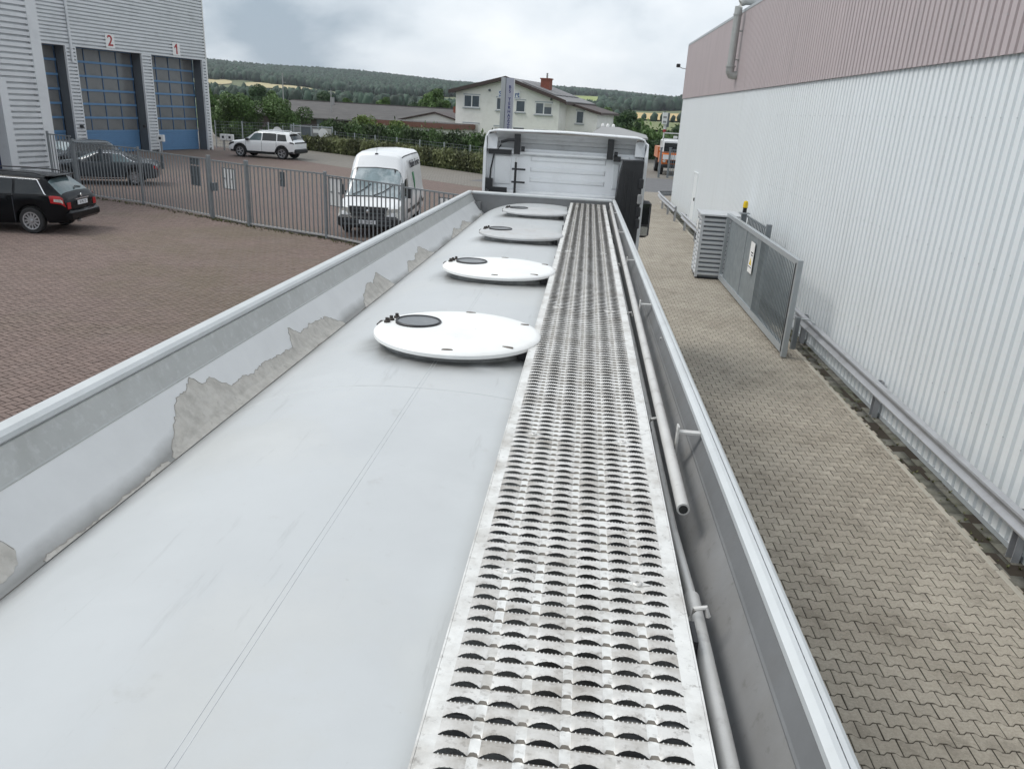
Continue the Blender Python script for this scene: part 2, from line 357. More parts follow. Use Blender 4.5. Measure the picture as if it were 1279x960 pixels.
# base of the whole yard, then the red yard, the grey strip before the hedge, the lane and the public road
yard = ground_sheet('yard', [(-70, -12), (5.2, -12), (5.2, 3), (-2.4, 21.4), (-7.2, 23.0), (-12.0, 25.2), (-19.8, 28.6), (-70, 52)], -0.012, m_yard_joint)
ground_sheet('rear_yard', [(-70, 52), (-19.8, 28.6), (-12.0, 25.2), (-7.2, 23.0), (-2.4, 21.4), (5.2, 3), (5.2, 46), (-2, 40.0), (-5.8, 41.7), (-16.4, 49.9), (-24, 56.5), (-60, 90)], -0.008, m_yard_far)
ground_sheet('grey_yard_strip', [(-60, 90), (-24, 56.5), (-16.4, 49.9), (-5.8, 41.7), (-2, 40.0), (-1.9, 47.0), (-5.7, 49.6), (-21.5, 63), (-40, 90)], -0.006, m_grey_far)
lane = ground_sheet('paved_lane', [(-0.5, -12), (5.2, -12), (5.2, 44.5), (-0.5, 44.5)], -0.004, m_lane_joint)
lane_end = ground_sheet('lane_forecourt', [(-3, 38.3), (9, 38.3), (12, 44.6), (-4, 44.6)], -0.001, m_lane_far)
ground_sheet('road', [(-6, 44.6), (40, 44.6), (40, 55.0), (-2, 55.0)], 0.0, m_asph)
ground_sheet('driveway', [(-2, 55.0), (14, 55.0), (18, 80), (2, 80)], -0.002, m_grey_far)

# ---- I-shaped pavers of the lane (geometry)
def inframe(p):
    d = ROT.transposed() @ (Vector(p) - CAM_POS)
    if d.z > -0.1: return None
    return (W_PX / 2 + F_PX * d.x / -d.z, H_PX / 2 - F_PX * d.y / -d.z)
PX, PY = 0.1635, 0.134
def paver_outline(s=1.0):
    a, wv, g = PX / 2 - 0.0042, 0.0125, 0.0042
    top = [(-a, 0.067 + wv), (-a * 0.70, 0.067 + wv), (-a * 0.34, 0.067 - wv), (a * 0.34, 0.067 - wv), (a * 0.70, 0.067 + wv), (a, 0.067 + wv)]
    return [(x, y - g) for x, y in top][::-1] + [(x, -y + g) for x, y in top]
def paver_verts():
    o = paver_outline()          # counter clockwise?
    ar = sum(o[i][0] * o[(i + 1) % 12][1] - o[(i + 1) % 12][0] * o[i][1] for i in range(12))
    if ar < 0: o = o[::-1]
    inn = [(x * 0.93, y * 0.94) for x, y in o]
    v = [(x, y, 0.0) for x, y in inn] + [(x, y, -0.004) for x, y in o] + [(x, y, -0.014) for x, y in o]
    f = [tuple(range(12))]
    for k in (0, 12):
        for i in range(12): j = (i + 1) % 12; f.append((k + 12 + i, k + 12 + j, k + j, k + i))
    return v, f
pv, pf = paver_verts()
spots = []
for r in range(int(-1.0 / PY), int(41 / PY)):
    y = r * PY
    for c in range(int(-0.5 / PX), int(4.5 / PX) + 1):
        x = c * PX + (PX / 2 if r % 2 else 0) + 0.02
        if -0.42 < x < 4.44 and y < 38.2: spots.append((x, y))
# keep only what the sliding gate, cabinet do not need: pavers run under them
vis = []
for i, (x, y) in enumerate(spots):
    q = inframe((x, y, 0))
    if q and -5 < q[0] < 1290 and q[1] < 975 and (q[0] - 1077) > (q[1] - 960) * 0.4352 - 12: vis.append((x * x + y * y, i))
vis.sort(); single = set(i for _, i in vis[:300])
me_p = MB().add(pv, pf).mesh('paver', m_paver_i)
for i in single:
    x, y = spots[i]; o = link('paver', me_p, lane)
    o.location = (x, y, 0.001 + random.uniform(-0.0018, 0.0018)); o.rotation_euler = (random.gauss(0, .006), random.gauss(0, .006), random.gauss(0, 0.01))
rest = np.array([s for i, s in enumerate(spots) if i not in single]); P0 = np.array(pv); nP = len(rest)
ang = RNG.normal(0, 0.01, nP); ca, sa = np.cos(ang)[:, None], np.sin(ang)[:, None]
V = np.empty((nP, 36, 3)); V[:, :, 0] = rest[:, 0:1] + P0[None, :, 0] * ca - P0[None, :, 1] * sa
V[:, :, 1] = rest[:, 1:2] + P0[None, :, 0] * sa + P0[None, :, 1] * ca
V[:, :, 2] = P0[None, :, 2] + 0.001 + RNG.uniform(-0.0018, 0.0018, nP)[:, None] + P0[None, :, 0] * RNG.normal(0, .008, nP)[:, None]
quads = np.array(pf[1:]); Fq = (quads[None] + (np.arange(nP) * 36)[:, None, None]).reshape(-1, 4)
hexq = np.array([(0, 1, 10, 11), (1, 2, 9, 10), (2, 3, 8, 9), (3, 4, 7, 8), (4, 5, 6, 7)]); Ft = (hexq[None] + (np.arange(nP) * 36)[:, None, None]).reshape(-1, 4)
o = link('paver_field', np_mesh('paver_field', V.reshape(-1, 3), np.vstack([Fq, Ft]), 4, m_paver_s, np.repeat(RNG.uniform(0, 1, nP), 36)), lane); o['kind'] = 'stuff'
# mossy strip of pavers between kerb and hall
m_strip = paver_mat('strip_paver', (0.15, 0.145, 0.125), True, [((0.07, 0.075, 0.045), 0.8, 1.2, 0.42, 0.65), ((0.04, 0.038, 0.03), 0.7, 3, 0.5, 0.7)], 0.22)
sp = np.array([(x, y) for y in np.arange(-1, 38, 0.205) for x in (4.565, 4.735)]); nP = len(sp)
bx = np.array([(-.08, -.1, 0), (.08, -.1, 0), (.08, .1, 0), (-.08, .1, 0), (-.08, -.1, -.014), (.08, -.1, -.014), (.08, .1, -.014), (-.08, .1, -.014)])
bq = np.array([(0, 1, 2, 3), (4, 5, 1, 0), (5, 6, 2, 1), (6, 7, 3, 2), (7, 4, 0, 3)])
V = bx[None] + np.concatenate([sp, RNG.uniform(-.008, .006, (nP, 1))], 1)[:, None, :]; V[:, :, 2] += bx[None, :, 0] * RNG.normal(0, .05, (nP, 1))
o = link('strip_pavers', np_mesh('strip_pavers', V.reshape(-1, 3), (bq[None] + (np.arange(nP) * 8)[:, None, None]).reshape(-1, 4), 4, m_strip, np.repeat(RNG.uniform(0, 1, nP), 8)), lane); o['kind'] = 'stuff'
# pale concrete edging stones along the lane
kb = MB().cbox(-0.028, 0.028, -0.245, 0.245, -0.03, 0.0, 0.006).mesh('edging_stone', M['kerb'])
for i in range(82):
    o = link('edging_stone', kb, lane); o.location = (4.445 + random.uniform(-.004, .004), -1 + i * 0.5, 0.010 + random.uniform(-.004, .004)); o.rotation_euler = (0, 0, random.gauss(0, .006))

# ---- red herringbone bricks of the yard (geometry)
yr = math.radians(-24); cy, sy = math.cos(yr), math.sin(yr)
def fence_side(x, y):         # > 0 on the camera side of the bar fence
    pts = [(-40, 38.0), (-19.8, 28.5), (-15.54, 27.0), (-11.97, 24.98), (-7.32, 22.64), (-2.0, 19.9), (4, 16)]
    for (x0, y0), (x1, y1) in zip(pts, pts[1:]):
        if x0 <= x <= x1: return y0 + (y1 - y0) * (x - x0) / (x1 - x0) - y
    return -1
U = 0.1; br = []
for i in range(-330, 330):
    for j in range(-330, 330):
        k = (i - j) % 4
        if k == 0: cx, cyy, ori = (i + 1) * U, (j + 0.5) * U, 0
        elif k == 3: cx, cyy, ori = (i + 0.5) * U, (j + 1) * U, 1
        else: continue
        x = cx * cy - cyy * sy; y = cx * sy + cyy * cy
        y += 12
        if -21 < x < -0.52 and -1.0 < y and y > -0.95 * x - 2.6 and fence_side(x, y) > 0.05: br.append((x, y, ori))
br = np.array(br); nB = len(br)
vis = []
for i in np.argsort(br[:, 0] ** 2 + br[:, 1] ** 2)[:9000]:
    q = inframe((br[i, 0], br[i, 1], 0))
    if q and q[0] > -3 and q[1] < 536 - q[0] * 0.52: vis.append(int(i))
    if len(vis) >= 300: break
single = set(vis)
h, g = U, 0.0072
B0 = np.array([(-h + g + .004, -h / 2 + g + .004, 0), (h - g - .004, -h / 2 + g + .004, 0), (h - g - .004, h / 2 - g - .004, 0), (-h + g + .004, h / 2 - g - .004, 0),
               (-h + g, -h / 2 + g, -.004), (h - g, -h / 2 + g, -.004), (h - g, h / 2 - g, -.004), (-h + g, h / 2 - g, -.004)])
Bq = np.array([(0, 1, 2, 3), (4, 5, 1, 0), (5, 6, 2, 1), (6, 7, 3, 2), (7, 4, 0, 3)])
B1 = np.vstack([B0, B0[4:] + (0, 0, -0.01)]); Bq2 = np.vstack([Bq, Bq[1:] + 4])
me_b = MB().add([tuple(p) for p in B1], [tuple(q) for q in Bq2]).mesh('brick', m_brick_i)
for i in single:
    o = link('brick', me_b, yard); o.location = (br[i, 0], br[i, 1], random.uniform(-.003, .001))
    o.rotation_euler = (random.gauss(0, .012), random.gauss(0, .012), yr + (PI / 2 if br[i, 2] else 0))
keep = np.array([i for i in range(nB) if i not in single]); bb = br[keep]; nP = len(bb)
a = yr + np.where(bb[:, 2] > 0, PI / 2, 0); ca, sa = np.cos(a)[:, None], np.sin(a)[:, None]
V = np.empty((nP, 8, 3)); V[:, :, 0] = bb[:, 0:1] + B0[None, :, 0] * ca - B0[None, :, 1] * sa; V[:, :, 1] = bb[:, 1:2] + B0[None, :, 0] * sa + B0[None, :, 1] * ca
V[:, :, 2] = B0[None, :, 2] + RNG.uniform(-.003, .001, (nP, 1)) + B0[None, :, 0] * RNG.normal(0, .012, (nP, 1))
o = link('brick_field', np_mesh('brick_field', V.reshape(-1, 3), (Bq[None] + (np.arange(nP) * 8)[:, None, None]).reshape(-1, 4), 4, m_brick_s, np.repeat(RNG.uniform(0, 1, nP), 8)), yard); o['kind'] = 'stuff'

# ------------------------------------------------------------------ hall on the right (white sheet below, mauve above)
HX = 4.82
def ribs_vertical(mb, x, y0, y1, z0, z1, pitch, depth, crown=0.62, slope=0.07):
    """trapezoidal sheet in the plane x=const, crowns standing out towards -x"""
    prof = []; y = y0
    while y < y1:
        c, s_ = pitch * crown, pitch * slope
        prof += [(x - depth, y), (x - depth, y + c), (x, y + c + s_), (x, y + pitch - s_)]
        y += pitch
    prof = [p for p in prof if p[1] <= y1]
    return mb.loft([[(px, py, z) for px, py in prof] for z in (z0, z1)], False)
hall = thing('industrial_hall', 'long white and mauve corrugated hall running along the right side of the lane', 'building', (HX, 18, 0))
def hp(mb): return mb.xf(Matrix.Translation((-HX, -18, 0)))
HP = 0.172
hp(ribs_vertical(MB(), HX, -3, 38.06, 0.06, 4.93, HP, 0.040, 0.60, 0.07)).build('lower_cladding', M['hallwhite'], hall)
hp(ribs_vertical(MB(), HX - 0.056, -3, 38.06, 4.87, 7.12, HP, 0.030, 0.64, 0.06)).build('upper_cladding', M['hallmauve'], hall)
hp(MB().box(HX + 0.03, 32, -3, 38.0, 0, 7.05)).build('core_wall', M['hallwhite'], hall)
hp(MB().box(HX - 0.096, HX + 0.25, -3, 38.1, 7.12, 7.20)).build('roof_trim', M['trimgrey'], hall)
hp(MB().box(HX - 0.048, HX + 0.026, -3, 38.05, 0.0, 0.06)).build('base_flashing', M['trimgrey'], hall)
hp(MB().box(HX - 0.093, HX + 0.06, 38.06, 38.12, 4.86, 7.12)).build('corner_trim', M['hallmauve'], hall)
hp(MB().box(HX - 0.05, HX + 0.06, 38.06, 38.11, 0.03, 4.855)).build('corner_trim', M['hallwhite'], hall)
dr = hp(MB().box(HX - 0.050, HX + 0.01, 30.72, 31.68, 0.1, 1.98)).build('door', M['hallwhite'], hall)
f = MB()
for b in ((30.64, 30.70, 0.08, 2.06), (31.70, 31.76, 0.08, 2.06), (30.70, 31.70, 2.0, 2.06)): f.box(HX - 0.065, HX - 0.0, b[0], b[1], b[2], b[3])
hp(f).build('frame', M['hallwhite'], dr)
hp(MB().box(HX - 0.095, HX - 0.050, 30.8, 30.84, 1.0, 1.12)).build('handle', M['black'], dr)
sc_ = MB()
for z in (1.0, 2.6, 4.2):
    y = -2.9
    while y < 20:
        sc_.box(HX - 0.052, HX - 0.046, y + .045, y + .057, z - .006, z + .006); y += HP * 2
for z in (5.3, 6.7):
    y = -2.9
    while y < 20:
        sc_.box(HX - 0.092, HX - 0.086, y + .045, y + .057, z - .006, z + .006); y += HP * 2
o = hp(sc_).build('cladding_screws', M['trimgrey'], hall); o['kind'] = 'stuff'
# exhaust duct on the mauve band
dx, dy = HX - 0.30, 25.6
hp(MB().tube([(HX + 0.02, dy, 5.33), (HX - 0.16, dy, 5.33), (dx + 0.04, dy, 5.345), (dx, dy, 5.42), (dx, dy, 5.55)], 0.125, 16).lathe([(0.15, 0), (0.15, 0.04)], 16, 'z', (dx, dy, 5.56), True, True)).build('duct_elbow', M['duct'], hall, 40)
hp(MB().tube([(dx, dy, 5.55), (dx, dy, 7.06)], 0.115, 16).lathe([(0.135, 0), (0.135, 0.04)], 16, 'z', (dx, dy, 7.0), True, True)).build('exhaust_duct', M['duct'], hall, 40)
hp(MB().tube([(dx, dy, 7.05), (dx, dy, 7.22), (dx + 0.05, dy, 7.33), (dx + 0.16, dy, 7.39), (dx + 0.36, dy, 7.40), (dx + 0.75, dy, 7.36)], 0.115, 16)).build('duct_bend', M['duct'], hall, 40)
for z in (5.75, 6.55):
    hp(MB().box(dx + 0.1, HX - 0.03, dy - 0.02, dy + 0.02, z, z + 0.04)).build('duct_clamp', M['duct'], hall)
fl = thing('floodlight', 'small black floodlight on an arm at the far upper corner of the hall', 'lamp', (HX - 0.02, 38.2, 6.15))
MB().tube([(0, 0, 0), (-0.22, 0, 0.02), (-0.36, 0, 0.08)], 0.016, 8).build('arm', M['pole'], fl, 40)
MB().cbox(-0.50, -0.33, -0.10, 0.10, 0.05, 0.2, 0.02).build('lamp_head', M['black'], fl)
MB().box(-0.505, -0.5, -0.08, 0.08, 0.07, 0.18).build('lamp_glass', M['wglass'], fl)

# ------------------------------------------------------------------ guardrails along the hall
def wbeam(mb, p0, p1, z, side, hgt=0.22):
    """W profile between two plan points; side = unit normal pointing to the lane"""
    prof = [(0.0, -.5), (0.055, -.40), (0.06, -.30), (0.045, -.22), (0.0, -.08), (0.0, .08), (0.045, .22), (0.06, .30), (0.055, .40), (0.0, .5)]
    n = Vector((*side, 0)); rings = []
    for p in (p0, p1):
        ring = [Vector((p[0], p[1], z + h * hgt)) + n * d for d, h in prof] + [Vector((p[0], p[1], z + h * hgt)) + n * (d - 0.006) for d, h in prof[::-1]]
        rings.append(ring)
    return mb.loft(rings, True, True, True)
def guard(label, pts, posts, z, base, group):
    g = thing('guardrail', label, 'guardrail', (pts[0][0], pts[0][1], 0), 0, group); T = Matrix.Translation((-pts[0][0], -pts[0][1], 0))
    for p0, p1 in zip(pts, pts[1:]):
        d = Vector((p1[0] - p0[0], p1[1] - p0[1])).normalized(); nrm = (-d.y, d.x)
        if nrm[0] > 0 and abs(nrm[0]) > 0.2: nrm = (-nrm[0], -nrm[1])
        wbeam(MB(), p0, p1, z, nrm, 0.23).xf(T).build('beam', M['guard'], g, 50)
    for x, y in posts:
        po = MB()
        po.box(x - 0.005, x + 0.075, y - 0.055, y - 0.049, 0, z + 0.10).box(x + 0.069, x + 0.075, y - 0.049, y + 0.049, 0, z + 0.10).box(x - 0.005, x + 0.075, y + 0.049, y + 0.055, 0, z + 0.10)
        po.xf(T).build('post', M['guard'], g)
        for dyb in (-.12, .12):
            for dz in (-.07, .07):
                MB().lathe([(0.013, 0.0), (0.013, 0.012), (0.004, 0.018)], 8, 'x', (0, 0, 0), False, True).xf(T @ Matrix.Translation((x - 0.048, y + dyb, z + dz)) @ Matrix.Rotation(PI, 4, 'Z')).build('bolt', M['chip'], g)
    return g
guard('long galvanised guardrail in front of the white corrugated wall beside the near pavers', [(4.64, -2.5), (4.64, 15.2)], [(4.66, -0.72), (4.66, 3.13), (4.66, 6.98), (4.66, 10.83), (4.66, 14.68)], 0.46, 0, 'guardrails along the hall')
guard('short galvanised guardrail just behind the louvred cabinet', [(4.36, 23.4), (4.30, 27.6), (4.28, 30.1)], [(4.38, 24.2), (4.34, 27.0), (4.31, 29.6)], 0.50, 0, 'guardrails along the hall')
guard('guardrail wrapping the far corner of the white hall by the road', [(4.22, 31.9), (4.16, 37.0), (4.22, 38.6), (5.6, 39.4)], [(4.24, 32.2), (4.2, 34.4), (4.19, 36.6), (4.9, 39.0)], 0.50, 0, 'guardrails along the hall')

# ------------------------------------------------------------------ sliding gate parked along the hall
ga = thing('sliding_gate', 'galvanised steel sliding gate parked open along the paved lane', 'gate', (4.02, 13.52, 0))
GL = 6.75; GH = 1.78
MB().box(0, 0.09, 0, GL, 0.07, 0.20).build('bottom_rail', M['gframe'], ga)
MB().box(0, 0.09, 0.06, GL, GH - 0.09, GH).build('top_rail', M['gframe'], ga)
MB().box(-0.012, 0.075, -0.03, 0.06, 0.03, GH + 0.01).build('end_post', M['gframe'], ga)
MB().box(-0.02, 0.09, 0.062, 0.10, 0.1, GH - 0.05).build('rubber_strip', M['black'], ga)
MB().box(0.0, 0.08, GL - 0.07, GL, 0.2, GH - 0.09).build('end_post', M['gframe'], ga)
for y0, y1 in ((2.42, 4.30), (4.325, 6.2)):
    MB().box(0.028, 0.034, y0, y1, 0.2, GH - 0.09).build('sheet_panel', M['gsheet'], ga)
for y in (2.408, 4.312, 6.22): MB().box(0.008, 0.06, y - 0.012, y + 0.012, 0.2, GH - 0.09).build('mullion', M['gframe'], ga)
bm_ = MB().box(0.004, 0.020, -0.011, 0.011, 0.2, GH - 0.09).mesh('bar', M['gsheet'])
y = 0.20
while y < 2.9:
    o = link('bar', bm_, ga); o.location = (0, y, 0); y += 0.104
sg = thing('gate_sign', 'tall white notice with a yellow warning triangle fixed to the sliding gate', 'sign', (4.018, 16.95, 1.22))
MB().box(-0.008, 0.0, -0.19, 0.19, -0.33, 0.33).build('board', M['signwhite'], sg)
MB().prism([(-0.0085, -0.10, -0.16), (-0.0085, 0.10, -0.16), (-0.0085, 0.0, 0.0)], (-0.002, 0, 0)).build('warning_triangle', M['yellow'], sg)
t = MB().box(-0.0105, -0.0085, -0.14, 0.06, 0.10, 0.125).box(-0.0105, -0.0085, -0.11, 0.02, 0.045, 0.07).box(-0.0105, -0.0085, -0.15, 0.15, -0.215, -0.20)
t.build('print_lines', M['ink'], sg)
# gate drive post with yellow beacon, and fixed railing behind the gate
gp = thing('gate_post', 'square grey gate post behind the sliding gate carrying a beacon', 'post', (4.30, 19.6, 0))
MB().box(-0.06, 0.06, -0.06, 0.06, 0, 1.86).build('post', M['fence'], gp); MB().box(-0.12, 0.12, -0.1, 0.1, 1.86, 1.89).build('cap_plate', M['gframe'], gp)
be = thing('beacon', 'yellow warning beacon on the gate post by the sliding gate', 'beacon', (4.30, 19.6, 1.89))
MB().lathe([(0.05, 0), (0.05, 0.10), (0.062, 0.12)], 14, 'z', (0, 0, 0), True, True).build('base', M['black'], be, 40)
MB().lathe([(0.06, 0.12), (0.062, 0.2), (0.05, 0.27), (0.02, 0.285)], 14, 'z', (0, 0, 0), True, True).build('dome', M['yellow'], be, 50)
fr = thing('short_railing', 'short grey bar railing between the sliding gate and the hall wall', 'railing', (4.36, 18.6, 0))
MB().box(-0.02, 0.02, -1.3, 0.9, 1.80, 1.84).build('top_rail', M['fence'], fr); MB().box(-0.02, 0.02, -1.3, 0.9, 0.12, 0.16).build('bottom_rail', M['fence'], fr)
MB().box(-0.05, 0.05, -1.42, -1.3, 0, 1.92).build('post', M['fence'], fr)
bm2 = MB().box(-0.012, 0.012, -0.012, 0.012, 0.16, 1.80).mesh('bar', M['fence'])
for k in range(13):
    o = link('bar', bm2, fr); o.location = (0, -1.14 + k * 0.155, 0)
rc = thing('roller_catcher', 'small steel catch arm and post at the end of the sliding gate', 'gate catch', (4.36, 14.2, 0))
MB().box(0.0, 0.08, -0.05, 0.05, 0, 0.62).build('post', M['fence'], rc); MB().tube([(0.04, 0, 0.6), (0.22, -0.18, 0.62), (0.24, -0.36, 0.60)], 0.014, 8).build('arm', M['gframe'], rc)

# ------------------------------------------------------------------ louvred cabinet
cb = thing('louvred_cabinet', 'silver louvred technical cabinet standing between the sliding gate and far guardrail', 'cabinet', (3.42, 20.42, 0), math.radians(-3))
CW, CD, CH = 0.95, 1.05, 1.66
MB().box(0.04, CW - 0.04, 0.04, CD - 0.04, 0.05, CH - 0.03).build('inner_body', M['jamb'], cb)
MB().box(0.03, CW - 0.03, 0.03, CD - 0.03, 0.0, 0.05).build('plinth', M['dark'], cb)
for x, y in ((0, 0), (CW - 0.07, 0), (0, CD - 0.07), (CW - 0.07, CD - 0.07)): MB().box(x, x + 0.07, y, y + 0.07, 0.05, CH).build('corner_post', M['cabinet'], cb)
MB().prism([(-0.04, -0.04, CH), (CW + 0.04, -0.04, CH), (CW + 0.04, CD + 0.04, CH), (-0.04, CD + 0.04, CH)], (0, 0, 0.04)).build('roof', M['cabinet'], cb)
MB().box(0.0, 0.035, CD / 2 - 0.02, CD / 2 + 0.02, 0.06, CH - 0.01).build('door_mullion', M['cabinet'], cb)
nl = 13
def slat_x(L_): return MB().prism([(0, 0.022, 0.0), (0, -0.012, 0.022), (0, -0.012, 0.075), (0, 0.022, 0.09)], (L_, 0, 0))
ms = slat_x(CW - 0.14).mesh('louvre_slat', M['cabinet'])
my = slat_x(CD / 2 - 0.09).xf(Matrix.Rotation(-PI / 2, 4, 'Z')).mesh('louvre_slat', M['cabinet'])
for k in range(nl):
    z = 0.09 + k * 0.1185
    o = link('louvre_slat', ms, cb); o.location = (0.07, 0.012, z)
    for y in (CD / 2 - 0.02, CD - 0.07):
        o = link('louvre_slat', my, cb); o.location = (0.012, y, z)
MB().tube([(-0.03, CD / 2 - 0.05, 0.95), (-0.06, CD / 2 - 0.05, 1.0), (-0.06, CD / 2 - 0.05, 1.12), (-0.03, CD / 2 - 0.05, 1.16)], 0.012, 6).build('handle', M['black'], cb)
MB().box(-0.014, -0.006, 0.62, 0.86, 1.22, 1.48).build('door_plate', M['signwhite'], cb)

# ------------------------------------------------------------------ workshop hall on the left (horizontal ribs, numbered doors)
TH = math.radians(16.5)
wh = thing('workshop_hall', 'silver workshop hall of horizontal ribbed sheet with blue numbered sectional doors', 'building', (-27.0, 56.0, 0), math.atan2(-math.cos(TH), -math.sin(TH)))
# local frame: x along the facade towards the camera, y outward from the facade, z up
def ribs_horizontal(x0, x1, z0, z1, y, pitch=0.2, depth=0.13):
    prof = []; z = z0
    while z < z1 - 0.02:
        prof += [(y, z), (y, z + pitch * .33), (y + depth, z + pitch * .36), (y + depth, z + pitch * .98)]
        z += pitch
    prof = [p for p in prof if p[1] <= z1] + [(y, z1)]
    return MB().loft([[(x, py, pz) for py, pz in prof] for x in (x1, x0)], False)
TOP = 12.0; DH = 6.1
for x0, x1 in ((-0.50, -0.18), (4.47, 5.22), (10.15, 10.80)):
    ribs_horizontal(x0, x1, 0.1, DH, 0).build('pier_cladding', M['silver'], wh)
    MB().box(x0 + 0.02, x1 - 0.02, -0.75, -0.005, 0, DH + 0.1).build('pier', M['jamb'], wh)
    for x in (x0, x1): MB().box(x - 0.03, x + 0.03, -0.01, 0.138, 0.0, DH).build('edge_trim', M['silver'], wh)
ribs_horizontal(-0.50, 16.5, DH + 0.10, TOP, 0).build('wall_cladding', M['silver'], wh)
MB().box(-0.5, 16.5, -0.30, -0.01, DH + 0.02, TOP).build('wall', M['silver'], wh)
MB().box(-0.5, 16.5, -0.78, 0.138, DH - 0.02, DH + 0.085).build('lintel_trim', M['silver'], wh)
MB().box(-0.62, -0.53, -0.3, 0.14, 0.0, TOP).build('corner_trim', M['signwhite'], wh)
MB().box(-0.5, 16.5, -12, -1.6, 0.0, TOP - 0.05).build('hall_body', M['jamb'], wh)
MB().tube([(10.47, 0.20, TOP), (10.47, 0.20, 5.2)], 0.075, 10).build('downpipe', M['silver'], wh, 40)
me_pane = None
def sectional_door(x0, x1):
    d = MB().box(x0, x1, -0.86, -0.80, 0, DH).build('sectional_door', M['doorblue'], wh)
    n = 3; hh = 1.28 / n
    for k in range(n):
        z = 0.015 + k * hh
        for q in range(3): MB().box(x0 + 0.02, x1 - 0.02, -0.80, -0.755, z + q * hh / 3 + 0.012, z + (q + 1) * hh / 3 - 0.006).build('panel_rib', M['doorblue'], d)
    rows, cols = 6, 4; rh = (DH - 1.30) / rows; cw = (x1 - x0 - 0.12) / cols
    for r in range(rows + 1):
        z = 1.30 + r * rh; MB().box(x0, x1, -0.80, -0.735, z - 0.06, z + 0.06).build('rail', M['doorblue'], d)
    for c in range(cols + 1):
        x = x0 + 0.06 + c * cw; MB().box(x - 0.028, x + 0.028, -0.80, -0.742, 1.36, DH - 0.06).build('mullion', M['doordark'], d)
    for r in range(rows):
        for c in range(cols):
            z = 1.30 + r * rh; x = x0 + 0.06 + c * cw
            o = MB().box(0.035, cw - 0.035, -0.797, -0.775, 0.06, rh - 0.06).build('pane', M['pane'], d); o.location = (x, random.uniform(-.004, .004), z)
            o.rotation_euler = (random.gauss(0, .006), 0, random.gauss(0, .006))
sectional_door(-0.16, 4.45); sectional_door(5.24, 10.13); sectional_door(10.82, 15.6)
for x, tx in ((2.20, '1'), (7.60, '2')):
    s = MB().box(x - 0.33, x + 0.33, 0.132, 0.15, DH + 0.10, DH + 0.90).build('number_sign', M['signwhite'], wh)
    if tx == '1':
        MB().prism([(x - .09, .151, DH + .18), (x + .03, .151, DH + .18), (x + .03, .151, DH + .62), (x + .17, .151, DH + .52), (x + .17, .151, DH + .63), (x - .01, .151, DH + .82), (x - .09, .151, DH + .82)], (0, .004, 0)).build('numeral', M['red'], s)
    else: place_text(tx, 0.86, M['red'], s, (x, 0.154, DH + 0.49), (-1, 0, 0), (0, 0, 1), 'numeral', bold=0.012)
for x in (5.7, 10.5): MB().cbox(x - 0.13, x + 0.05, 0.12, 0.28, 1.55, 1.72, 0.02).build('wall_lamp', M['black'], wh)
# projecting front wing of the hall (left edge of the photograph)
BX, BY = 23.98, 14.09
ribs_horizontal(BX + 0.17, BX + 1.38, 0.1, 4.1, BY).build('wing_cladding', M['silver'], wh)
ribs_horizontal(BX + 0.17, BX + 16, 4.1, 9.4, BY).build('wing_cladding', M['silver'], wh)
MB().box(BX, BX + 1.5, -0.0, BY - 0.01, 0, 9.4).box(BX + 1.5, BX + 16, 0, BY - 0.01, 4.1, 9.4).build('wing_body', M['silver'], wh)
MB().box(BX - 0.25, BX + 0.17, BY - 0.4, BY + 0.14, 0.0, 9.4).build('corner_panel', M['silver'], wh)
MB().box(BX + 1.38, BX + 1.68, BY - 0.4, BY + 0.14, 0, 4.1).build('door_trim', M['silver'], wh)
MB().box(BX + 1.68, BX + 6.4, BY - 0.5, BY - 0.4, 0, 4.1).build('wing_door', M['navy'], wh)
# charging boxes at the doors
for lx, ly, n_, lab in ((5.15, 0.95, 1, 'small white service box on a post between doors 1 and 2'), (-0.9, 0.9, 2, 'pair of white service boxes on two posts at the far corner of the workshop hall')):
    p = wh.matrix_basis @ Vector((lx, ly, 0)) if False else Vector((-27, 56, 0)) + Vector((-math.sin(TH), -math.cos(TH), 0)) * lx + Vector((math.cos(TH), -math.sin(TH), 0)) * ly
    b = thing('service_box', lab, 'service box', p, 0)
    for k in range(n_):
        MB().box(k * 0.5 - 0.045, k * 0.5 + 0.045, -0.045, 0.045, 0, 0.75).build('post', M['pole'], b)
        MB().cbox(k * 0.5 - 0.24, k * 0.5 + 0.24, -0.12, 0.12, 0.72, 1.15, 0.02).build('box', M['signwhite'], b)
        MB().box(k * 0.5 - 0.08, k * 0.5 + 0.08, -0.126, -0.118, 0.86, 1.02).build('socket', M['ink'], b)

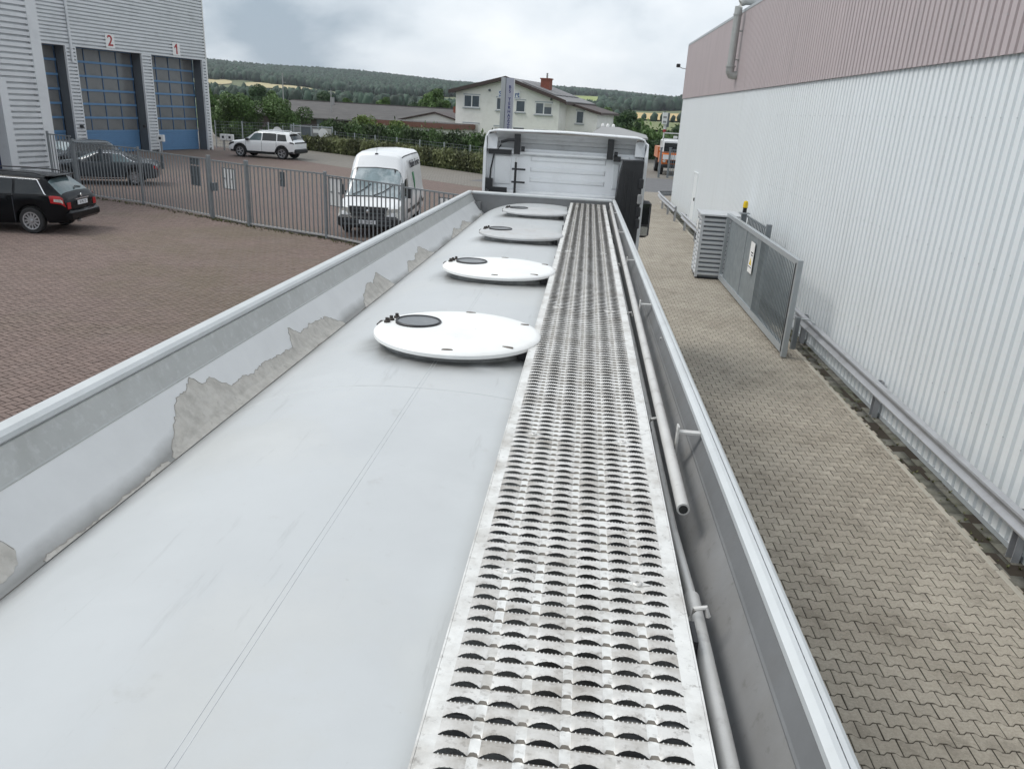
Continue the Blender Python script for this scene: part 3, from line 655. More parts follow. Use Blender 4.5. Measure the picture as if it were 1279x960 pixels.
# ------------------------------------------------------------------ bar fence between the yards
FH = 1.95
def fence_panels(th, pts, origin, hs, post_w, skip_last=False, spacing=0.165, first_post=True):
    for i, (a, b) in enumerate(zip(pts, pts[1:])):
        A = Vector((*a, 0)); B = Vector((*b, 0)); d = (B - A); Ln = d.length; an = math.atan2(d.y, d.x); h = hs[i]
        Tm = Matrix.Translation(A - origin) @ Matrix.Rotation(an, 4, 'Z')
        MB().box(0.05, Ln - 0.05, -0.02, 0.02, h - 0.05, h - 0.01).xf(Tm).build('top_rail', M['fence'], th)
        MB().box(0.05, Ln - 0.05, -0.022, 0.022, 0.07, 0.12).xf(Tm).build('bottom_rail', M['fencelight'], th)
        bar = MB().box(-0.014, 0.014, -0.014, 0.014, 0.12, h - 0.05).xf(Matrix.Rotation(an, 4, 'Z')).mesh('bar', M['fence'])
        n = int((Ln - 0.15) / spacing)
        for k in range(n):
            p = A + d.normalized() * (0.075 + (k + 0.5) * (Ln - 0.15) / n) - origin
            o = link('bar', bar, th); o.location = p
    for i, a in enumerate(pts):
        if i == 0 and not first_post: continue
        wd = post_w[i]
        if wd: MB().cbox(-wd / 2, wd / 2, -wd / 2, wd / 2, 0, hs[min(i, len(hs) - 1)] + 0.08, 0.006).xf(Matrix.Translation(Vector((*a, 0)) - origin) @ Matrix.Rotation(-0.42, 4, 'Z')).build('post', M['fence'], th)
P = [(-20.05, 28.72), (-18.75, 28.2), (-15.54, 27.0), (-12.02, 25.02), (-10.27, 23.9), (-7.34, 22.64), (-4.62, 20.95), (-2.1, 19.35)]
o_ = Vector((-15.54, 27.0, 0))
fA = thing('bar_fence', 'grey steel bar fence from the workshop hall to the small pedestrian gate', 'fence', o_)
fence_panels(fA, P[:4], o_, [2.2, 2.0, FH], [0.07, 0.10, 0.07, 0.0])
o_ = Vector((-7.34, 22.64, 0))
fB = thing('bar_fence', 'grey steel bar fence in front of the white van right of the pedestrian gate', 'fence', o_)
fence_panels(fB, P[4:], o_, [1.93, 1.90, 1.87], [0.0, 0.08, 0.08, 0.08])
o_ = Vector((-12.02, 25.02, 0))
fG = thing('pedestrian_gate', 'narrow grey bar gate in the steel fence with a white notice on it', 'gate', o_)
fence_panels(fG, [(-11.93, 24.97), (-10.36, 23.96)], o_, [1.93], [0.0, 0.0])
for (x, y) in (P[3], P[4]): MB().cbox(-0.055, 0.055, -0.055, 0.055, 0, 2.05, 0.008).xf(Matrix.Translation(Vector((x, y, 0)) - o_) @ Matrix.Rotation(-0.57, 4, 'Z')).build('gate_post', M['fence'], fG)
MB().box(-0.05, 0.05, -0.07, 0.09, 0.92, 1.18).xf(Matrix.Translation((0.14, -0.02, 0)) @ Matrix.Rotation(-0.57, 4, 'Z')).build('lock_box', M['signgrey'], fG)
def fence_board(label, i, f, w_, z0, z1, mt, cat='sign', name='notice_board', back=0.03):
    A, B = Vector((*P[i], 0)), Vector((*P[i + 1], 0)); d = (B - A).normalized(); p = A.lerp(B, f); nrm = Vector((-d.y, d.x, 0))
    if nrm.y < 0: nrm = -nrm
    p = p + nrm * back
    t = thing(name, label, cat, (p.x, p.y, z0), math.atan2(d.y, d.x))
    MB().box(-w_ / 2, w_ / 2, -0.004, 0.004, 0, z1 - z0).build('board', mt, t)
    fm = MB()
    for a in ((-w_ / 2 - .02, -w_ / 2, -0.02, z1 - z0 + .02), (w_ / 2, w_ / 2 + .02, -0.02, z1 - z0 + .02)): fm.box(a[0], a[1], -0.008, 0.008, a[2], a[3])
    fm.box(-w_ / 2, w_ / 2, -0.008, 0.008, -0.02, 0.0).box(-w_ / 2, w_ / 2, -0.008, 0.008, z1 - z0, z1 - z0 + .02)
    fm.build('frame', M['signgrey'], t)
    for q in (-0.3, 0.3): MB().box(q * w_ - .02, q * w_ + .02, -back - 0.005, -0.008, (z1 - z0) * .5 - .02, (z1 - z0) * .5 + .02).build('clip', M['fence'], t)
    return t
fence_board('white notice on the narrow pedestrian gate', 3, 0.50, 0.66, 1.08, 1.70, M['signwhite'])
fence_board('dark grey sign panel on the bar fence just left of the pedestrian gate', 2, 0.80, 0.52, 1.02, 1.62, M['signgrey'])
fence_board('small grey plate above the dark sign panel left of the pedestrian gate', 2, 0.80, 0.40, 1.70, 1.87, M['signgrey'], name='small_plate')
fence_board('small grey plate on the fence between the dark sign and the parked coupe', 2, 0.34, 0.16, 1.40, 1.82, M['signgrey'], name='small_plate')
fence_board('small grey plate hanging on the fence in front of the dark coupe', 1, 0.42, 0.18, 1.40, 1.80, M['signgrey'], name='small_plate')
fence_board('small grey plate on the fence between the pedestrian gate and the white van', 4, 0.46, 0.15, 1.40, 1.80, M['signgrey'], name='small_plate')
fence_board('white notice on the fence overlapping the front left corner of the van', 5, 0.13, 0.55, 1.02, 1.80, M['signwhite'])
fence_board('white notice on the fence right of the van beside the tanker rail', 6, 0.55, 0.62, 1.05, 1.70, M['signwhite'])

# ------------------------------------------------------------------ tank trailer (we stand on it)
yt = Vector((0.0108317, 1.0, -0.0220414)).normalized(); zt = (Vector((0, 0, 1)) - yt * yt.z).normalized(); xt = yt.cross(zt)
TR = Matrix((xt, yt, zt)).transposed().to_4x4()
tr = thing('tank_trailer', 'silver grey tank trailer with four manhole lids and a perforated catwalk on top', 'tank trailer')
tr.matrix_world = Matrix.Translation(CAM_POS) @ TR @ Matrix.Translation((0, 0, -4.0))
Zh = lambda h: 4.0 - h
CX, TA, TB, TN = -0.535, 1.2, 1.08, 2.5; TZ = Zh(0.99) - TB
def tank_ring(y, s=1.0, n=144):
    r = []
    for k in range(n):
        a = 2 * PI * k / n; c, s_ = math.cos(a), math.sin(a)
        r.append((CX + TA * s * math.copysign(abs(c) ** (2 / TN), c), y, TZ + TB * s * math.copysign(abs(s_) ** (2 / TN), s_)))
    return r
def soot_shade_tank(m):
    nt = m.node_tree; N = nt.nodes; L = nt.links; b = N['Principled BSDF']; base = b.inputs['Base Color'].links[0].from_socket
    t = N.new('ShaderNodeTexCoord').outputs['Object']; best = None
    for ly in (3.50, 5.33, 7.27, 9.39):
        d = N.new('ShaderNodeVectorMath'); d.operation = 'SUBTRACT'; L.new(t, d.inputs[0]); d.inputs[1].default_value = (CX, ly - .03, 0)
        k = N.new('ShaderNodeVectorMath'); k.operation = 'MULTIPLY'; L.new(d.outputs[0], k.inputs[0]); k.inputs[1].default_value = (1, 1, 0)
        l_ = N.new('ShaderNodeVectorMath'); l_.operation = 'LENGTH'; L.new(k.outputs[0], l_.inputs[0])
        if best is None: best = l_.outputs['Value']
        else:
            mn = N.new('ShaderNodeMath'); mn.operation = 'MINIMUM'; L.new(best, mn.inputs[0]); L.new(l_.outputs['Value'], mn.inputs[1]); best = mn.outputs[0]
    sx = N.new('ShaderNodeSeparateXYZ'); L.new(t, sx.inputs[0])
    def mth(op, a, bb):
        n = N.new('ShaderNodeMath'); n.operation = op
        for i, v in enumerate((a, bb)):
            if isinstance(v, float): n.inputs[i].default_value = v
            else: L.new(v, n.inputs[i])
        return n.outputs[0]
    nz = N.new('ShaderNodeTexNoise'); nz.inputs['Scale'].default_value = 7; nz.inputs['Detail'].default_value = 7; L.new(t, nz.inputs[0])
    r1 = N.new('ShaderNodeMapRange'); r1.inputs[1].default_value = .36; r1.inputs[2].default_value = .53; r1.inputs[3].default_value = 1; r1.inputs[4].default_value = 0; L.new(best, r1.inputs[0])
    f1 = mth('MULTIPLY', mth('POWER', r1.outputs[0], 1.6), mth('MULTIPLY', nz.outputs[0], 1.7))
    # grime along the left seam; under and beside the catwalk, shade painted into the colour
    e1 = N.new('ShaderNodeMapRange'); e1.inputs[1].default_value = -1.22; e1.inputs[2].default_value = -1.37; L.new(sx.outputs[0], e1.inputs[0])
    e2 = N.new('ShaderNodeMapRange'); e2.inputs[1].default_value = -.24; e2.inputs[2].default_value = .1; L.new(sx.outputs[0], e2.inputs[0])
    f2 = mth('MULTIPLY', mth('MAXIMUM', e1.outputs[0], mth('MULTIPLY', e2.outputs[0], 1.3)), mth('MULTIPLY', nz.outputs[0], 1.2))
    mp = N.new('ShaderNodeMapping'); mp.inputs['Scale'].default_value = (7, .7, 1); mp.inputs['Rotation'].default_value = (0, 0, .35); L.new(t, mp.inputs[0])
    n2 = N.new('ShaderNodeTexNoise'); n2.inputs['Scale'].default_value = 2.2; n2.inputs['Detail'].default_value = 9; n2.inputs['Roughness'].default_value = .7; L.new(mp.outputs[0], n2.inputs[0])
    r3 = N.new('ShaderNodeMapRange'); r3.inputs[1].default_value = .60; r3.inputs[2].default_value = .78; r3.inputs[3].default_value = 0; r3.inputs[4].default_value = .35; L.new(n2.outputs[0], r3.inputs[0])
    zm = N.new('ShaderNodeMapRange'); zm.inputs[1].default_value = 2.66; zm.inputs[2].default_value = 2.74; L.new(sx.outputs[2], zm.inputs[0])
    fac = mth('MINIMUM', mth('ADD', mth('MULTIPLY', mth('ADD', f1, f2), zm.outputs[0]), r3.outputs[0]), .9)
    mx = N.new('ShaderNodeMix'); mx.data_type = 'RGBA'; L.new(fac, mx.inputs[0]); L.new(base, mx.inputs[6]); mx.inputs[7].default_value = (.12, .12, .115, 1); L.new(mx.outputs[2], b.inputs['Base Color'])
def tank_h(x): return 0.99 + TB * (1 - (1 - min(1, abs((x - CX) / TA)) ** TN) ** (1 / TN))
ys = [(-1.5, .55), (-1.42, .78), (-1.3, .9), (-1.15, .97), (-1.0, 1)] + [(y, 1) for y in np.linspace(-0.6, 10.9, 40)] + [(11.1, .985), (11.25, .95), (11.36, .86), (11.42, .6)]
MB().loft([tank_ring(y, s)[::-1] for y, s in ys], True, True, True).build('tank_shell', M['tank'], tr, 50)
soot_shade_tank(M['tank'])
# welds
for dx in (-0.007, 0.007):
    MB().tube([(CX - 0.04 + dx, y, Zh(tank_h(CX - 0.04)) - 0.0008) for y in np.linspace(-0.9, 10.9, 60)], 0.0014, 6).build('weld_seam', M['weld'], tr, 60)
for yv in (2.78,):
    MB().tube([(x, yv, Zh(tank_h(x)) - 0.0016) for x in np.linspace(-1.34, -0.2, 40)], 0.003, 6).build('weld_seam', M['weld'], tr, 60)
# coaming walls
m_flake = mat('flaking_panel_paint', (0.70, 0.71, 0.71), 0.5, 0, 0.06, 4, 0.06, 60)
def make_flake(m):
    nt = m.node_tree; N = nt.nodes; L = nt.links; b = N['Principled BSDF']; base = b.inputs['Base Color'].links[0].from_socket
    t = N.new('ShaderNodeTexCoord').outputs['Object']; sx = N.new('ShaderNodeSeparateXYZ'); L.new(t, sx.inputs[0])
    tt = N.new('ShaderNodeMapRange'); L.new(sx.outputs[0], tt.inputs[0]); tt.inputs[1].default_value = -1.36; tt.inputs[2].default_value = -1.51; tt.inputs[3].default_value = 0; tt.inputs[4].default_value = 1
    mp = N.new('ShaderNodeMapping'); mp.inputs['Scale'].default_value = (1.6, 0.85, 1.6); mp.inputs['Location'].default_value = (0.0, 0.35, 0); L.new(t, mp.inputs[0])
    nz = N.new('ShaderNodeTexNoise'); nz.inputs['Scale'].default_value = 1.5; nz.inputs['Detail'].default_value = 7; nz.inputs['Roughness'].default_value = 0.55; L.new(mp.outputs[0], nz.inputs[0])
    def math_(op, a, bb=None, c=None):
        n = N.new('ShaderNodeMath'); n.operation = op
        for i, v in enumerate((a, bb)):
            if v is None: continue
            if isinstance(v, (int, float)): n.inputs[i].default_value = v
            else: L.new(v, n.inputs[i])
        return n.outputs[0]
    thr = math_('MULTIPLY_ADD', tt.outputs[0], 0.11); thr.node.inputs[2].default_value = 0.60
    d = math_('SUBTRACT', nz.outputs[0], thr)
    fl = math_('GREATER_THAN', d, 0.0); edge = math_('LESS_THAN', math_('ABSOLUTE', d), 0.0035)
    fine = N.new('ShaderNodeTexNoise'); fine.inputs['Scale'].default_value = 60; fine.inputs['Detail'].default_value = 5; L.new(t, fine.inputs[0])
    fc = N.new('ShaderNodeValToRGB'); fc.color_ramp.elements[0].color = (0.42, 0.395, 0.35, 1); fc.color_ramp.elements[1].color = (0.58, 0.56, 0.51, 1); fc.color_ramp.elements[0].position = 0.3; fc.color_ramp.elements[1].position = 0.65; L.new(fine.outputs[0], fc.inputs[0])
    grime = N.new('ShaderNodeMapRange'); grime.inputs[1].default_value = 0.0; grime.inputs[2].default_value = 0.30; grime.inputs[3].default_value = 0.75; grime.inputs[4].default_value = 0.0
    gn = math_('ADD', tt.outputs[0], math_('MULTIPLY_ADD', nz.outputs[0], 0.9)); gn.node.inputs[1].links[0].from_node.inputs[2].default_value = -0.42
    L.new(gn, grime.inputs[0])
    def mix(f, a, c):
        n = N.new('ShaderNodeMix'); n.data_type = 'RGBA'; L.new(f, n.inputs[0]); L.new(a, n.inputs[6])
        if isinstance(c, tuple): n.inputs[7].default_value = c
        else: L.new(c, n.inputs[7])
        return n.outputs[2]
    c = mix(grime.outputs[0], base, (0.15, 0.145, 0.13, 1)); c = mix(fl, c, fc.outputs[0]); c = mix(edge, c, (0.30, 0.285, 0.26, 1)); L.new(c, b.inputs['Base Color'])
make_flake(m_flake)
Y0, Y1 = -1.0, 10.98
def strip(pts, y0=Y0, y1=Y1, th=0.004, n=1):
    prof = [(x, Zh(h)) for x, h in pts] + [(x - 0.0, Zh(h) - th) for x, h in pts[::-1]]
    return MB().loft([[(x, y, z) for x, z in prof] for y in np.linspace(y0, y1, n + 1)], True, True, True)
strip([(-1.562, 0.915), (-1.548, 0.918), (-1.505, 1.0), (-1.498, 1.004)]).build('side_wall', M['galv'], tr)
strip([(-1.5015, 1.0045), (-1.44, 1.09), (-1.385, 1.155), (-1.352, 1.176)]).build('sloped_panel', m_flake, tr, 30)
MB().tube([(-1.358, y, Zh(1.184)) for y in np.linspace(Y0, Y1, 80)], [0.009 + random.uniform(-.002, .003) for _ in range(80)], 6).build('seam_bead', mat('grimy_sealant', (0.20, 0.18, 0.155), 0.8, 0, 0.35, 9, dirt=((0.05, 0.05, 0.045), 0.9, 5, 0.45, 0.6)), tr, 60)
# peeled paint on the sloped panel: patches with a lifted edge
PP_ = np.array([(-1.352, 1.176), (-1.385, 1.155), (-1.44, 1.09), (-1.5015, 1.0045)])
def panel_pt(y, t, off):
    x = np.interp(t, [0, .22, .58, 1], PP_[:, 0]); h = np.interp(t, [0, .22, .58, 1], PP_[:, 1]); return (x + off * .8, y, Zh(h) + off * .6)
m_edge = mat('paint_edge', (0.36, 0.34, 0.31), 0.8, 0, 0.3, 40); m_peel = mat('bare_primer', (0.50, 0.48, 0.44), 0.8, 0, 0.22, 14, 0.3, 60, [((0.60, 0.58, 0.54), 0.7, 24, 0.45, 0.62), ((0.30, 0.28, 0.25), 0.6, 40, 0.58, 0.72)])
for prof in ([(1.02, .0), (1.06, .35), (1.14, .58), (1.24, .62), (1.32, .45), (1.35, .1)], [(1.40, .22), (1.44, .55), (1.49, .84), (1.55, .90), (1.60, .66), (1.64, .3)], [(1.66, .04), (2.0, .07), (2.2, .10), (2.32, .05)],
             [(2.34, .08), (2.46, .42), (2.58, .66), (2.68, .80), (2.74, .98), (2.80, .78), (2.86, .84), (2.95, .58), (3.2, .52), (3.45, .50), (3.62, .55), (3.72, .92), (3.80, .74), (4.0, .62), (4.2, .55), (4.35, .12)],
             [(4.8, .04), (4.95, .34), (5.1, .55), (5.25, .42), (5.45, .62), (5.6, .2)], [(6.1, .05), (6.3, .5), (6.5, .34), (6.9, .55), (7.2, .1)], [(8.2, .05), (8.6, .4), (9.0, .2), (9.3, .45), (9.7, .05)]):
    pa = np.array(prof); yy = np.arange(pa[0, 0], pa[-1, 0], .012); tt = np.interp(yy, pa[:, 0], pa[:, 1]); k_ = np.cumsum(RNG.normal(0, .018, len(yy))); k_ -= np.linspace(k_[0], k_[-1], len(yy)); tt = np.clip(tt + k_ * .8 + RNG.normal(0, .009, len(yy)), .01, .995)
    lo = np.zeros(len(yy)) if prof[0][1] < .2 else np.clip(tt * .0 + .16 + RNG.normal(0, .03, len(yy)) + np.abs(np.linspace(-1, 1, len(yy))) ** 3 * .15, 0, .9); lo = np.minimum(lo, tt)
    MB().loft([[panel_pt(y, l_ + (t_ - l_) * q, .0012) for q in (0, .25, .5, .75, 1)] for y, t_, l_ in zip(yy, tt, lo)], False).build('peeled_patch', m_peel, tr)
    MB().tube([panel_pt(y + random.gauss(0, .002), t_, .0016) for y, t_ in zip(yy, tt)], [.0007 + random.random() * .0010 for _ in yy], 5).build('lifted_edge', m_edge, tr)
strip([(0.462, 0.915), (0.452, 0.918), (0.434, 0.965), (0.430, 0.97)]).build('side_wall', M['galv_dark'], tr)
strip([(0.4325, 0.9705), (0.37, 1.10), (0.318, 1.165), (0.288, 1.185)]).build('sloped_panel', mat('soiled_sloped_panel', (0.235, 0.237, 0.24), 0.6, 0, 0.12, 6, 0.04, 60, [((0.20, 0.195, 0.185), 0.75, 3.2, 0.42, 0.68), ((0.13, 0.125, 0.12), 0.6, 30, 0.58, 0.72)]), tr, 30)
fw = MB()
xs = np.linspace(-1.545, 0.46, 50)
fw.add([(x, 10.975, Zh(0.92)) for x in xs] + [(x, 10.965, Zh(max(tank_h(x) + 0.03, 1.02) if -1.4 < x < .33 else 1.30)) for x in xs] +
       [(x, 10.995, Zh(0.92)) for x in xs] + [(x, 10.99, Zh(1.30)) for x in xs],
       [(i, i + 50, i + 51, i + 1) for i in range(49)] + [(i + 101, i + 151, i + 150, i + 100) for i in range(49)] + [(i + 1, i + 101, i + 100, i) for i in range(49)])
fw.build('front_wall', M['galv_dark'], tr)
def cap(x0, x1, y0, y1): return MB().cbox(x0, x1, y0, y1, Zh(0.918), Zh(0.878), 0.012)
cap(-1.612, -1.545, Y0, 11.05).build('top_rail', M['rail'], tr, 30)
cap(0.448, 0.494, Y0, 11.05).build('top_rail', M['rail'], tr, 30)
cap(-1.544, 0.447, 10.965, 11.045).build('top_rail', M['rail'], tr, 30)
MB().box(-1.5, -1.40, 10.86, 10.955, Zh(1.19), Zh(1.02)).build('corner_gusset', M['galv_dark'], tr)
# catwalk: perforated planks with serrated raised slots
CWZ = Zh(0.95); RP = 0.039; SL = [-0.1345, -0.0617, 0.0111, 0.0839, 0.1567, 0.2295]; SW = 0.0272
XSL = [-0.190]
SVL = [0.0]; DVL = [0.0]; BRL = []
for k_, c_ in enumerate(SL):
    if k_:
        gap = c_ - SL[k_ - 1] - 2 * SW; xg = SL[k_ - 1] + SW
        for q in (.2, .5, .8): XSL.append(xg + q * gap); SVL.append(0.0); DVL.append(1 - (2 * q - 1) ** 4 * .5); BRL.append(True)
    for q in np.linspace(-1, 1, 9): XSL.append(c_ + q * SW); SVL.append(1 - abs(q) ** 2.2); DVL.append(0.0); BRL.append(q == -1)
XSL.append(0.288); SVL.append(0.0); DVL.append(0.0); BRL.append(True)
XS = np.array(XSL); SV = np.array(SVL); DV = np.array(DVL); BR = np.array(BRL)
def plank(y0, rows):
    nx = len(XS); vs = []; fs = []; gm = []; gm2 = []; gm3 = []
    for r in range(rows):
        yb = y0 + r * RP
        A = np.stack([XS, np.full(nx, yb), np.zeros(nx)], 1)
        j = RNG.normal(0, .0003, nx)
        B = np.stack([XS, yb + 0.005 - 0.001 * SV +   .0048 * DV, 0.0002 - 0.0008 * SV - .003 * DV + j], 1)
        Cc = np.stack([XS, yb + 0.0065 + 0.0108 * SV + .0078 * DV, 0.0008 + 0.0022 * SV + .0012 * DV + j], 1)
        E_ = np.stack([XS, yb + 0.0060 + 0.0078 * SV, -0.0004 - 0.0062 * SV], 1)
        D = np.stack([XS, np.full(nx, yb + 0.030), 0.0010 + 0.0012 * SV], 1)
        vs += [A, B, Cc, D, E_]
    vs.append(np.stack([XS, np.full(nx, y0 + rows * RP), np.zeros(nx)], 1))
    V = np.concatenate(vs); idx = np.arange(nx - 1)
    for r in range(rows):
        o = r * 5 * nx
        for a, b, full in ((0, 1, 1), (1, 2, 0), (2, 3, 1), (3, 5, 1), (1, 4, 2)):
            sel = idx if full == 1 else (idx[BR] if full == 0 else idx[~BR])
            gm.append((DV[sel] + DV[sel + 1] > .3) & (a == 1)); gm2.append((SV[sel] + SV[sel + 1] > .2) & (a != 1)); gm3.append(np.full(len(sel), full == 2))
            fs.append(np.stack([o + a * nx + sel, o + a * nx + sel + 1, o + b * nx + sel + 1, o + b * nx + sel], 1))
    F = np.concatenate(fs)
    # serration: small triangular teeth on the near edge and on the raised lip
    if y0 < 3.9:
        tv = []; tf = []; base = len(V)
        for r in range(rows):
            yb = y0 + r * RP
            if yb > 4: break
            for c_ in SL:
                for q in np.linspace(-0.72, 0.72, 6):
                    s = 1 - q * q; x = c_ + q * SW; d = 0.0019
                    n0 = base + len(tv); tv += [(x - d, yb + 0.005 - .001 * s, 0.0002 - .0008 * s), (x + d, yb + 0.005 - .001 * s, 0.0002 - .0008 * s), (x + d * .3, yb + 0.0065 - .001 * s, 0.0022 - .0008 * s), (x - d * .3, yb + 0.0065 - .001 * s, 0.0022 - .0008 * s)]; tf.append((n0, n0 + 1, n0 + 2, n0 + 3))
                    n0 = base + len(tv); yl = yb + 0.0065 + 0.0108 * s; zl = 0.0008 + 0.0022 * s
                    tv += [(x - d, yl, zl), (x + d, yl, zl), (x + d * .3, yl - .0006, zl + 0.0018), (x - d * .3, yl - .0006, zl + 0.0018)]; tf.append((n0, n0 + 1, n0 + 2, n0 + 3))
        V = np.concatenate([V, np.array(tv)]); F = np.concatenate([F, np.array(tf)])
    me = np_mesh('catwalk_plank', V, F, 4, M['alu']); me.materials.append(M['alu_shade_grime']); me.materials.append(M['alu_soiled']); me.materials.append(M['alu_tongue'])
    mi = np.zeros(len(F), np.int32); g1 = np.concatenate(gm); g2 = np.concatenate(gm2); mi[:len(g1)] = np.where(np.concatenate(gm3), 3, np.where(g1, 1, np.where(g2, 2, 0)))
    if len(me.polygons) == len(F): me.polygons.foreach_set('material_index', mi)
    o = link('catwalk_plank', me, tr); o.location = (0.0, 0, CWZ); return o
CWY = lambda x, y: x + 0.006 * (y - 0.95)
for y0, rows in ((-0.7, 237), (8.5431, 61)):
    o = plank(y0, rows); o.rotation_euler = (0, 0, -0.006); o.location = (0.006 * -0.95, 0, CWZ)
    for x0, x1 in ((-0.1945, -0.1905), (0.2885, 0.2925)):
        e = MB().box(x0, x1, y0 + 0.002, y0 + rows * RP - 0.002, -0.042, 0.001).build('edge_flange', M['alu'], o)
    for xx in (-0.098, 0.193):
        for yy in ((1.49, 2.29, 4.22, 6.35) if y0 < 0 else (8.7, 10.4)):
            yy = y0 + round((yy - y0) / RP) * RP
            MB().lathe([(0.0115, 0.0), (0.0115, 0.003), (0.009, 0.005), (0.0045, 0.005), (0.0045, 0.002)], 14, 'z', (xx, yy, 0.002), False, True).build('screw', M['pipe'], o)
            MB().prism([(xx - .03, yy, .001), (xx, yy - .012, .001), (xx + .03, yy, .001), (xx, yy + .012, .001)], (0, 0, 0.0022)).build('washer_plate', M['alu'], o)
for y in np.arange(-0.4, 10.9, 0.72):
    MB().box(-0.17, 0.27, y, y + 0.04, Zh(1.06), CWZ - 0.008).build('catwalk_bearer', M['galv_dark'], tr)
# manhole lids
for i, (ly, mtl) in enumerate(((3.50, 'lid'), (5.33, 'lid'), (7.27, 'lid_grey'), (9.39, 'lid_grey'))):
    LX, LR, LZ = -0.535, 0.400, Zh(0.934); c = (LX, ly, LZ)
    L_ = MB().lathe([(0.0, 0.012), (LR * .35, 0.011), (LR * .7, 0.008), (LR - .03, 0.002), (LR - .008, -0.003), (LR, -0.011), (LR, -0.026), (LR - .010, -0.031), (LR - .06, -0.033)], 64, 'z', c, False, True).build('manhole_lid', M[mtl], tr, 35)
    MB().lathe([(LR - 0.055, -0.033), (LR - 0.05, -0.085), (LR - 0.02, -0.14)], 64, 'z', c).build('lid_neck', M['neck'], tr, 50)
    sx_, sy_ = LX - 0.205, ly + 0.055
    MB().lathe([(0.112, 0.0), (0.112, 0.017), (0.109, 0.020), (0.102, 0.020), (0.100, 0.015)], 40, 'z', (sx_, sy_, LZ), False, False).build('sight_ring', M['black'], L_, 40)
    MB().lathe([(0.0, 0.0165), (0.102, 0.0155)], 40, 'z', (sx_, sy_, LZ)).build('sight_glass', M['sight'], L_)
    for ax, ay in ((-0.33, 0.13), (-0.345, 0.075), (-0.355, 0.03)):
        MB().lathe([(0.016, -0.002), (0.016, 0.010), (0.009, 0.016), (0.009, 0.026)], 8, 'z', (LX + ax, ly + ay, LZ), False, True).build('hinge_bolt', M['rust'], L_)
    MB().box(LX - 0.41, LX - 0.375, ly + 0.04, ly + 0.12, LZ - 0.045, LZ - 0.012).build('hinge', M['rust'], L_)
    for a in (-1.55, -0.75, 1.55, 0.55):
        px_, py_ = LX + math.cos(a) * (LR - 0.04), ly + math.sin(a) * (LR - 0.04)
        sh = [(px_ + .03 * math.cos(q) * random.uniform(.5, 1.1), py_ + .012 * math.sin(q) * random.uniform(.5, 1.1), LZ - 0.0005) for q in np.linspace(0, 2 * PI, 9)[:-1]]
        if i < 2: MB().prism(sh, (0, 0, 0.006)).build('paint_chip', M['chip'], L_)
    MB().box(LX + 0.31, LX + 0.345, ly - 0.185, ly - 0.16, LZ - 0.09, LZ - 0.03).build('lid_clamp', M['black'], L_)
# folded handrail pipes on the right of the catwalk
def pipe(name, pts, r, hollow=None):
    MB().tube(pts, r, 14).build(name, M['pipe'], tr, 50)
    if hollow: MB().lathe([(0, -0.0015), (r * .72, -0.0015)], 14, 'y', hollow).build('pipe_bore', M['dark'], tr)
pipe('handrail_pipe', [(0.343, 1.86, Zh(0.945)), (0.362, 4.4, Zh(0.93)), (0.385, 7.6, Zh(0.925)), (0.418, 10.86, Zh(0.925))], 0.0175, (0.343, 1.86, Zh(0.945)))
pipe('handrail_pipe', [(0.318, -0.6, Zh(1.015)), (0.331, 1.12, Zh(1.01)), (0.333, 1.55, Zh(1.012))], 0.0185)
pipe('handrail_pipe', [(0.333, 1.55, Zh(1.012)), (0.330, 1.9, Zh(1.03)), (0.338, 4.5, Zh(1.03)), (0.352, 7.5, Zh(1.03))], 0.0125)
pipe('handrail_pipe', [(0.313, 1.45, Zh(1.06)), (0.312, 4.0, Zh(1.055)), (0.33, 8.0, Zh(1.05)), (0.36, 10.6, Zh(1.05))], 0.011)
for y in (1.44, 2.6, 4.3, 6.0, 7.7, 9.4):
    MB().tube([(0.352, y, Zh(0.985)), (0.345, y + 0.004, Zh(0.965)), (0.322, y + 0.006, Zh(0.972)), (0.312, y + 0.006, Zh(1.0))], 0.006, 8).build('pipe_hook', M['pipe'], tr, 40)
    MB().box(0.302, 0.312, y - 0.12, y - 0.05, Zh(1.12), Zh(0.965)).build('rail_post', M['black'], tr)
for y in (2.32, 4.25, 5.82, 7.52, 9.38, 10.4):
    bx_ = 0.372 + 0.004 * (y - 2.3)
    MB().box(bx_, 0.447, y - 0.012, y + 0.012, Zh(0.905), Zh(0.898)).box(bx_, bx_ + 0.006, y - 0.016, y + 0.016, Zh(0.98), Zh(0.880)).build('rail_bracket', M['pipe'], tr)
MB().lathe([(0.006, 0), (0.006, 0.012)], 8, 'x', (0.440, 3.62, Zh(0.93)), True, True).build('bolt', M['pipe'], tr)
# running gear below (only glimpsed from the side)
MB().box(CX - 0.45, CX + 0.45, -0.8, 9.6, 0.72, 0.98).build('chassis_frame', M['trimgrey'], tr)
wheel_prof = [(0.28, -0.17), (0.45, -0.17), (0.5, -0.13), (0.51, 0), (0.5, 0.13), (0.45, 0.17), (0.28, 0.17)]
for y in (0.2, 1.52, 2.84):
    for sx in (-1, 1):
        wq = MB().lathe(wheel_prof, 28, 'x', (CX + sx * 1.02, y, 0.52), True, True).build('wheel', M['rubber'], tr, 40)
        MB().lathe([(0.0, .02), (0.12, .02), (0.2, -.05), (0.27, -.02), (0.285, .01)], 24, 'x', (CX + sx * 1.2, y, 0.52)).build('rim', M['rim'], wq, 40)
for sx in (-1, 1): MB().box(CX + sx * 0.8 - .07, CX + sx * 0.8 + .07, 7.6, 7.74, 0.2, 1.1).build('landing_leg', M['trimgrey'], tr)

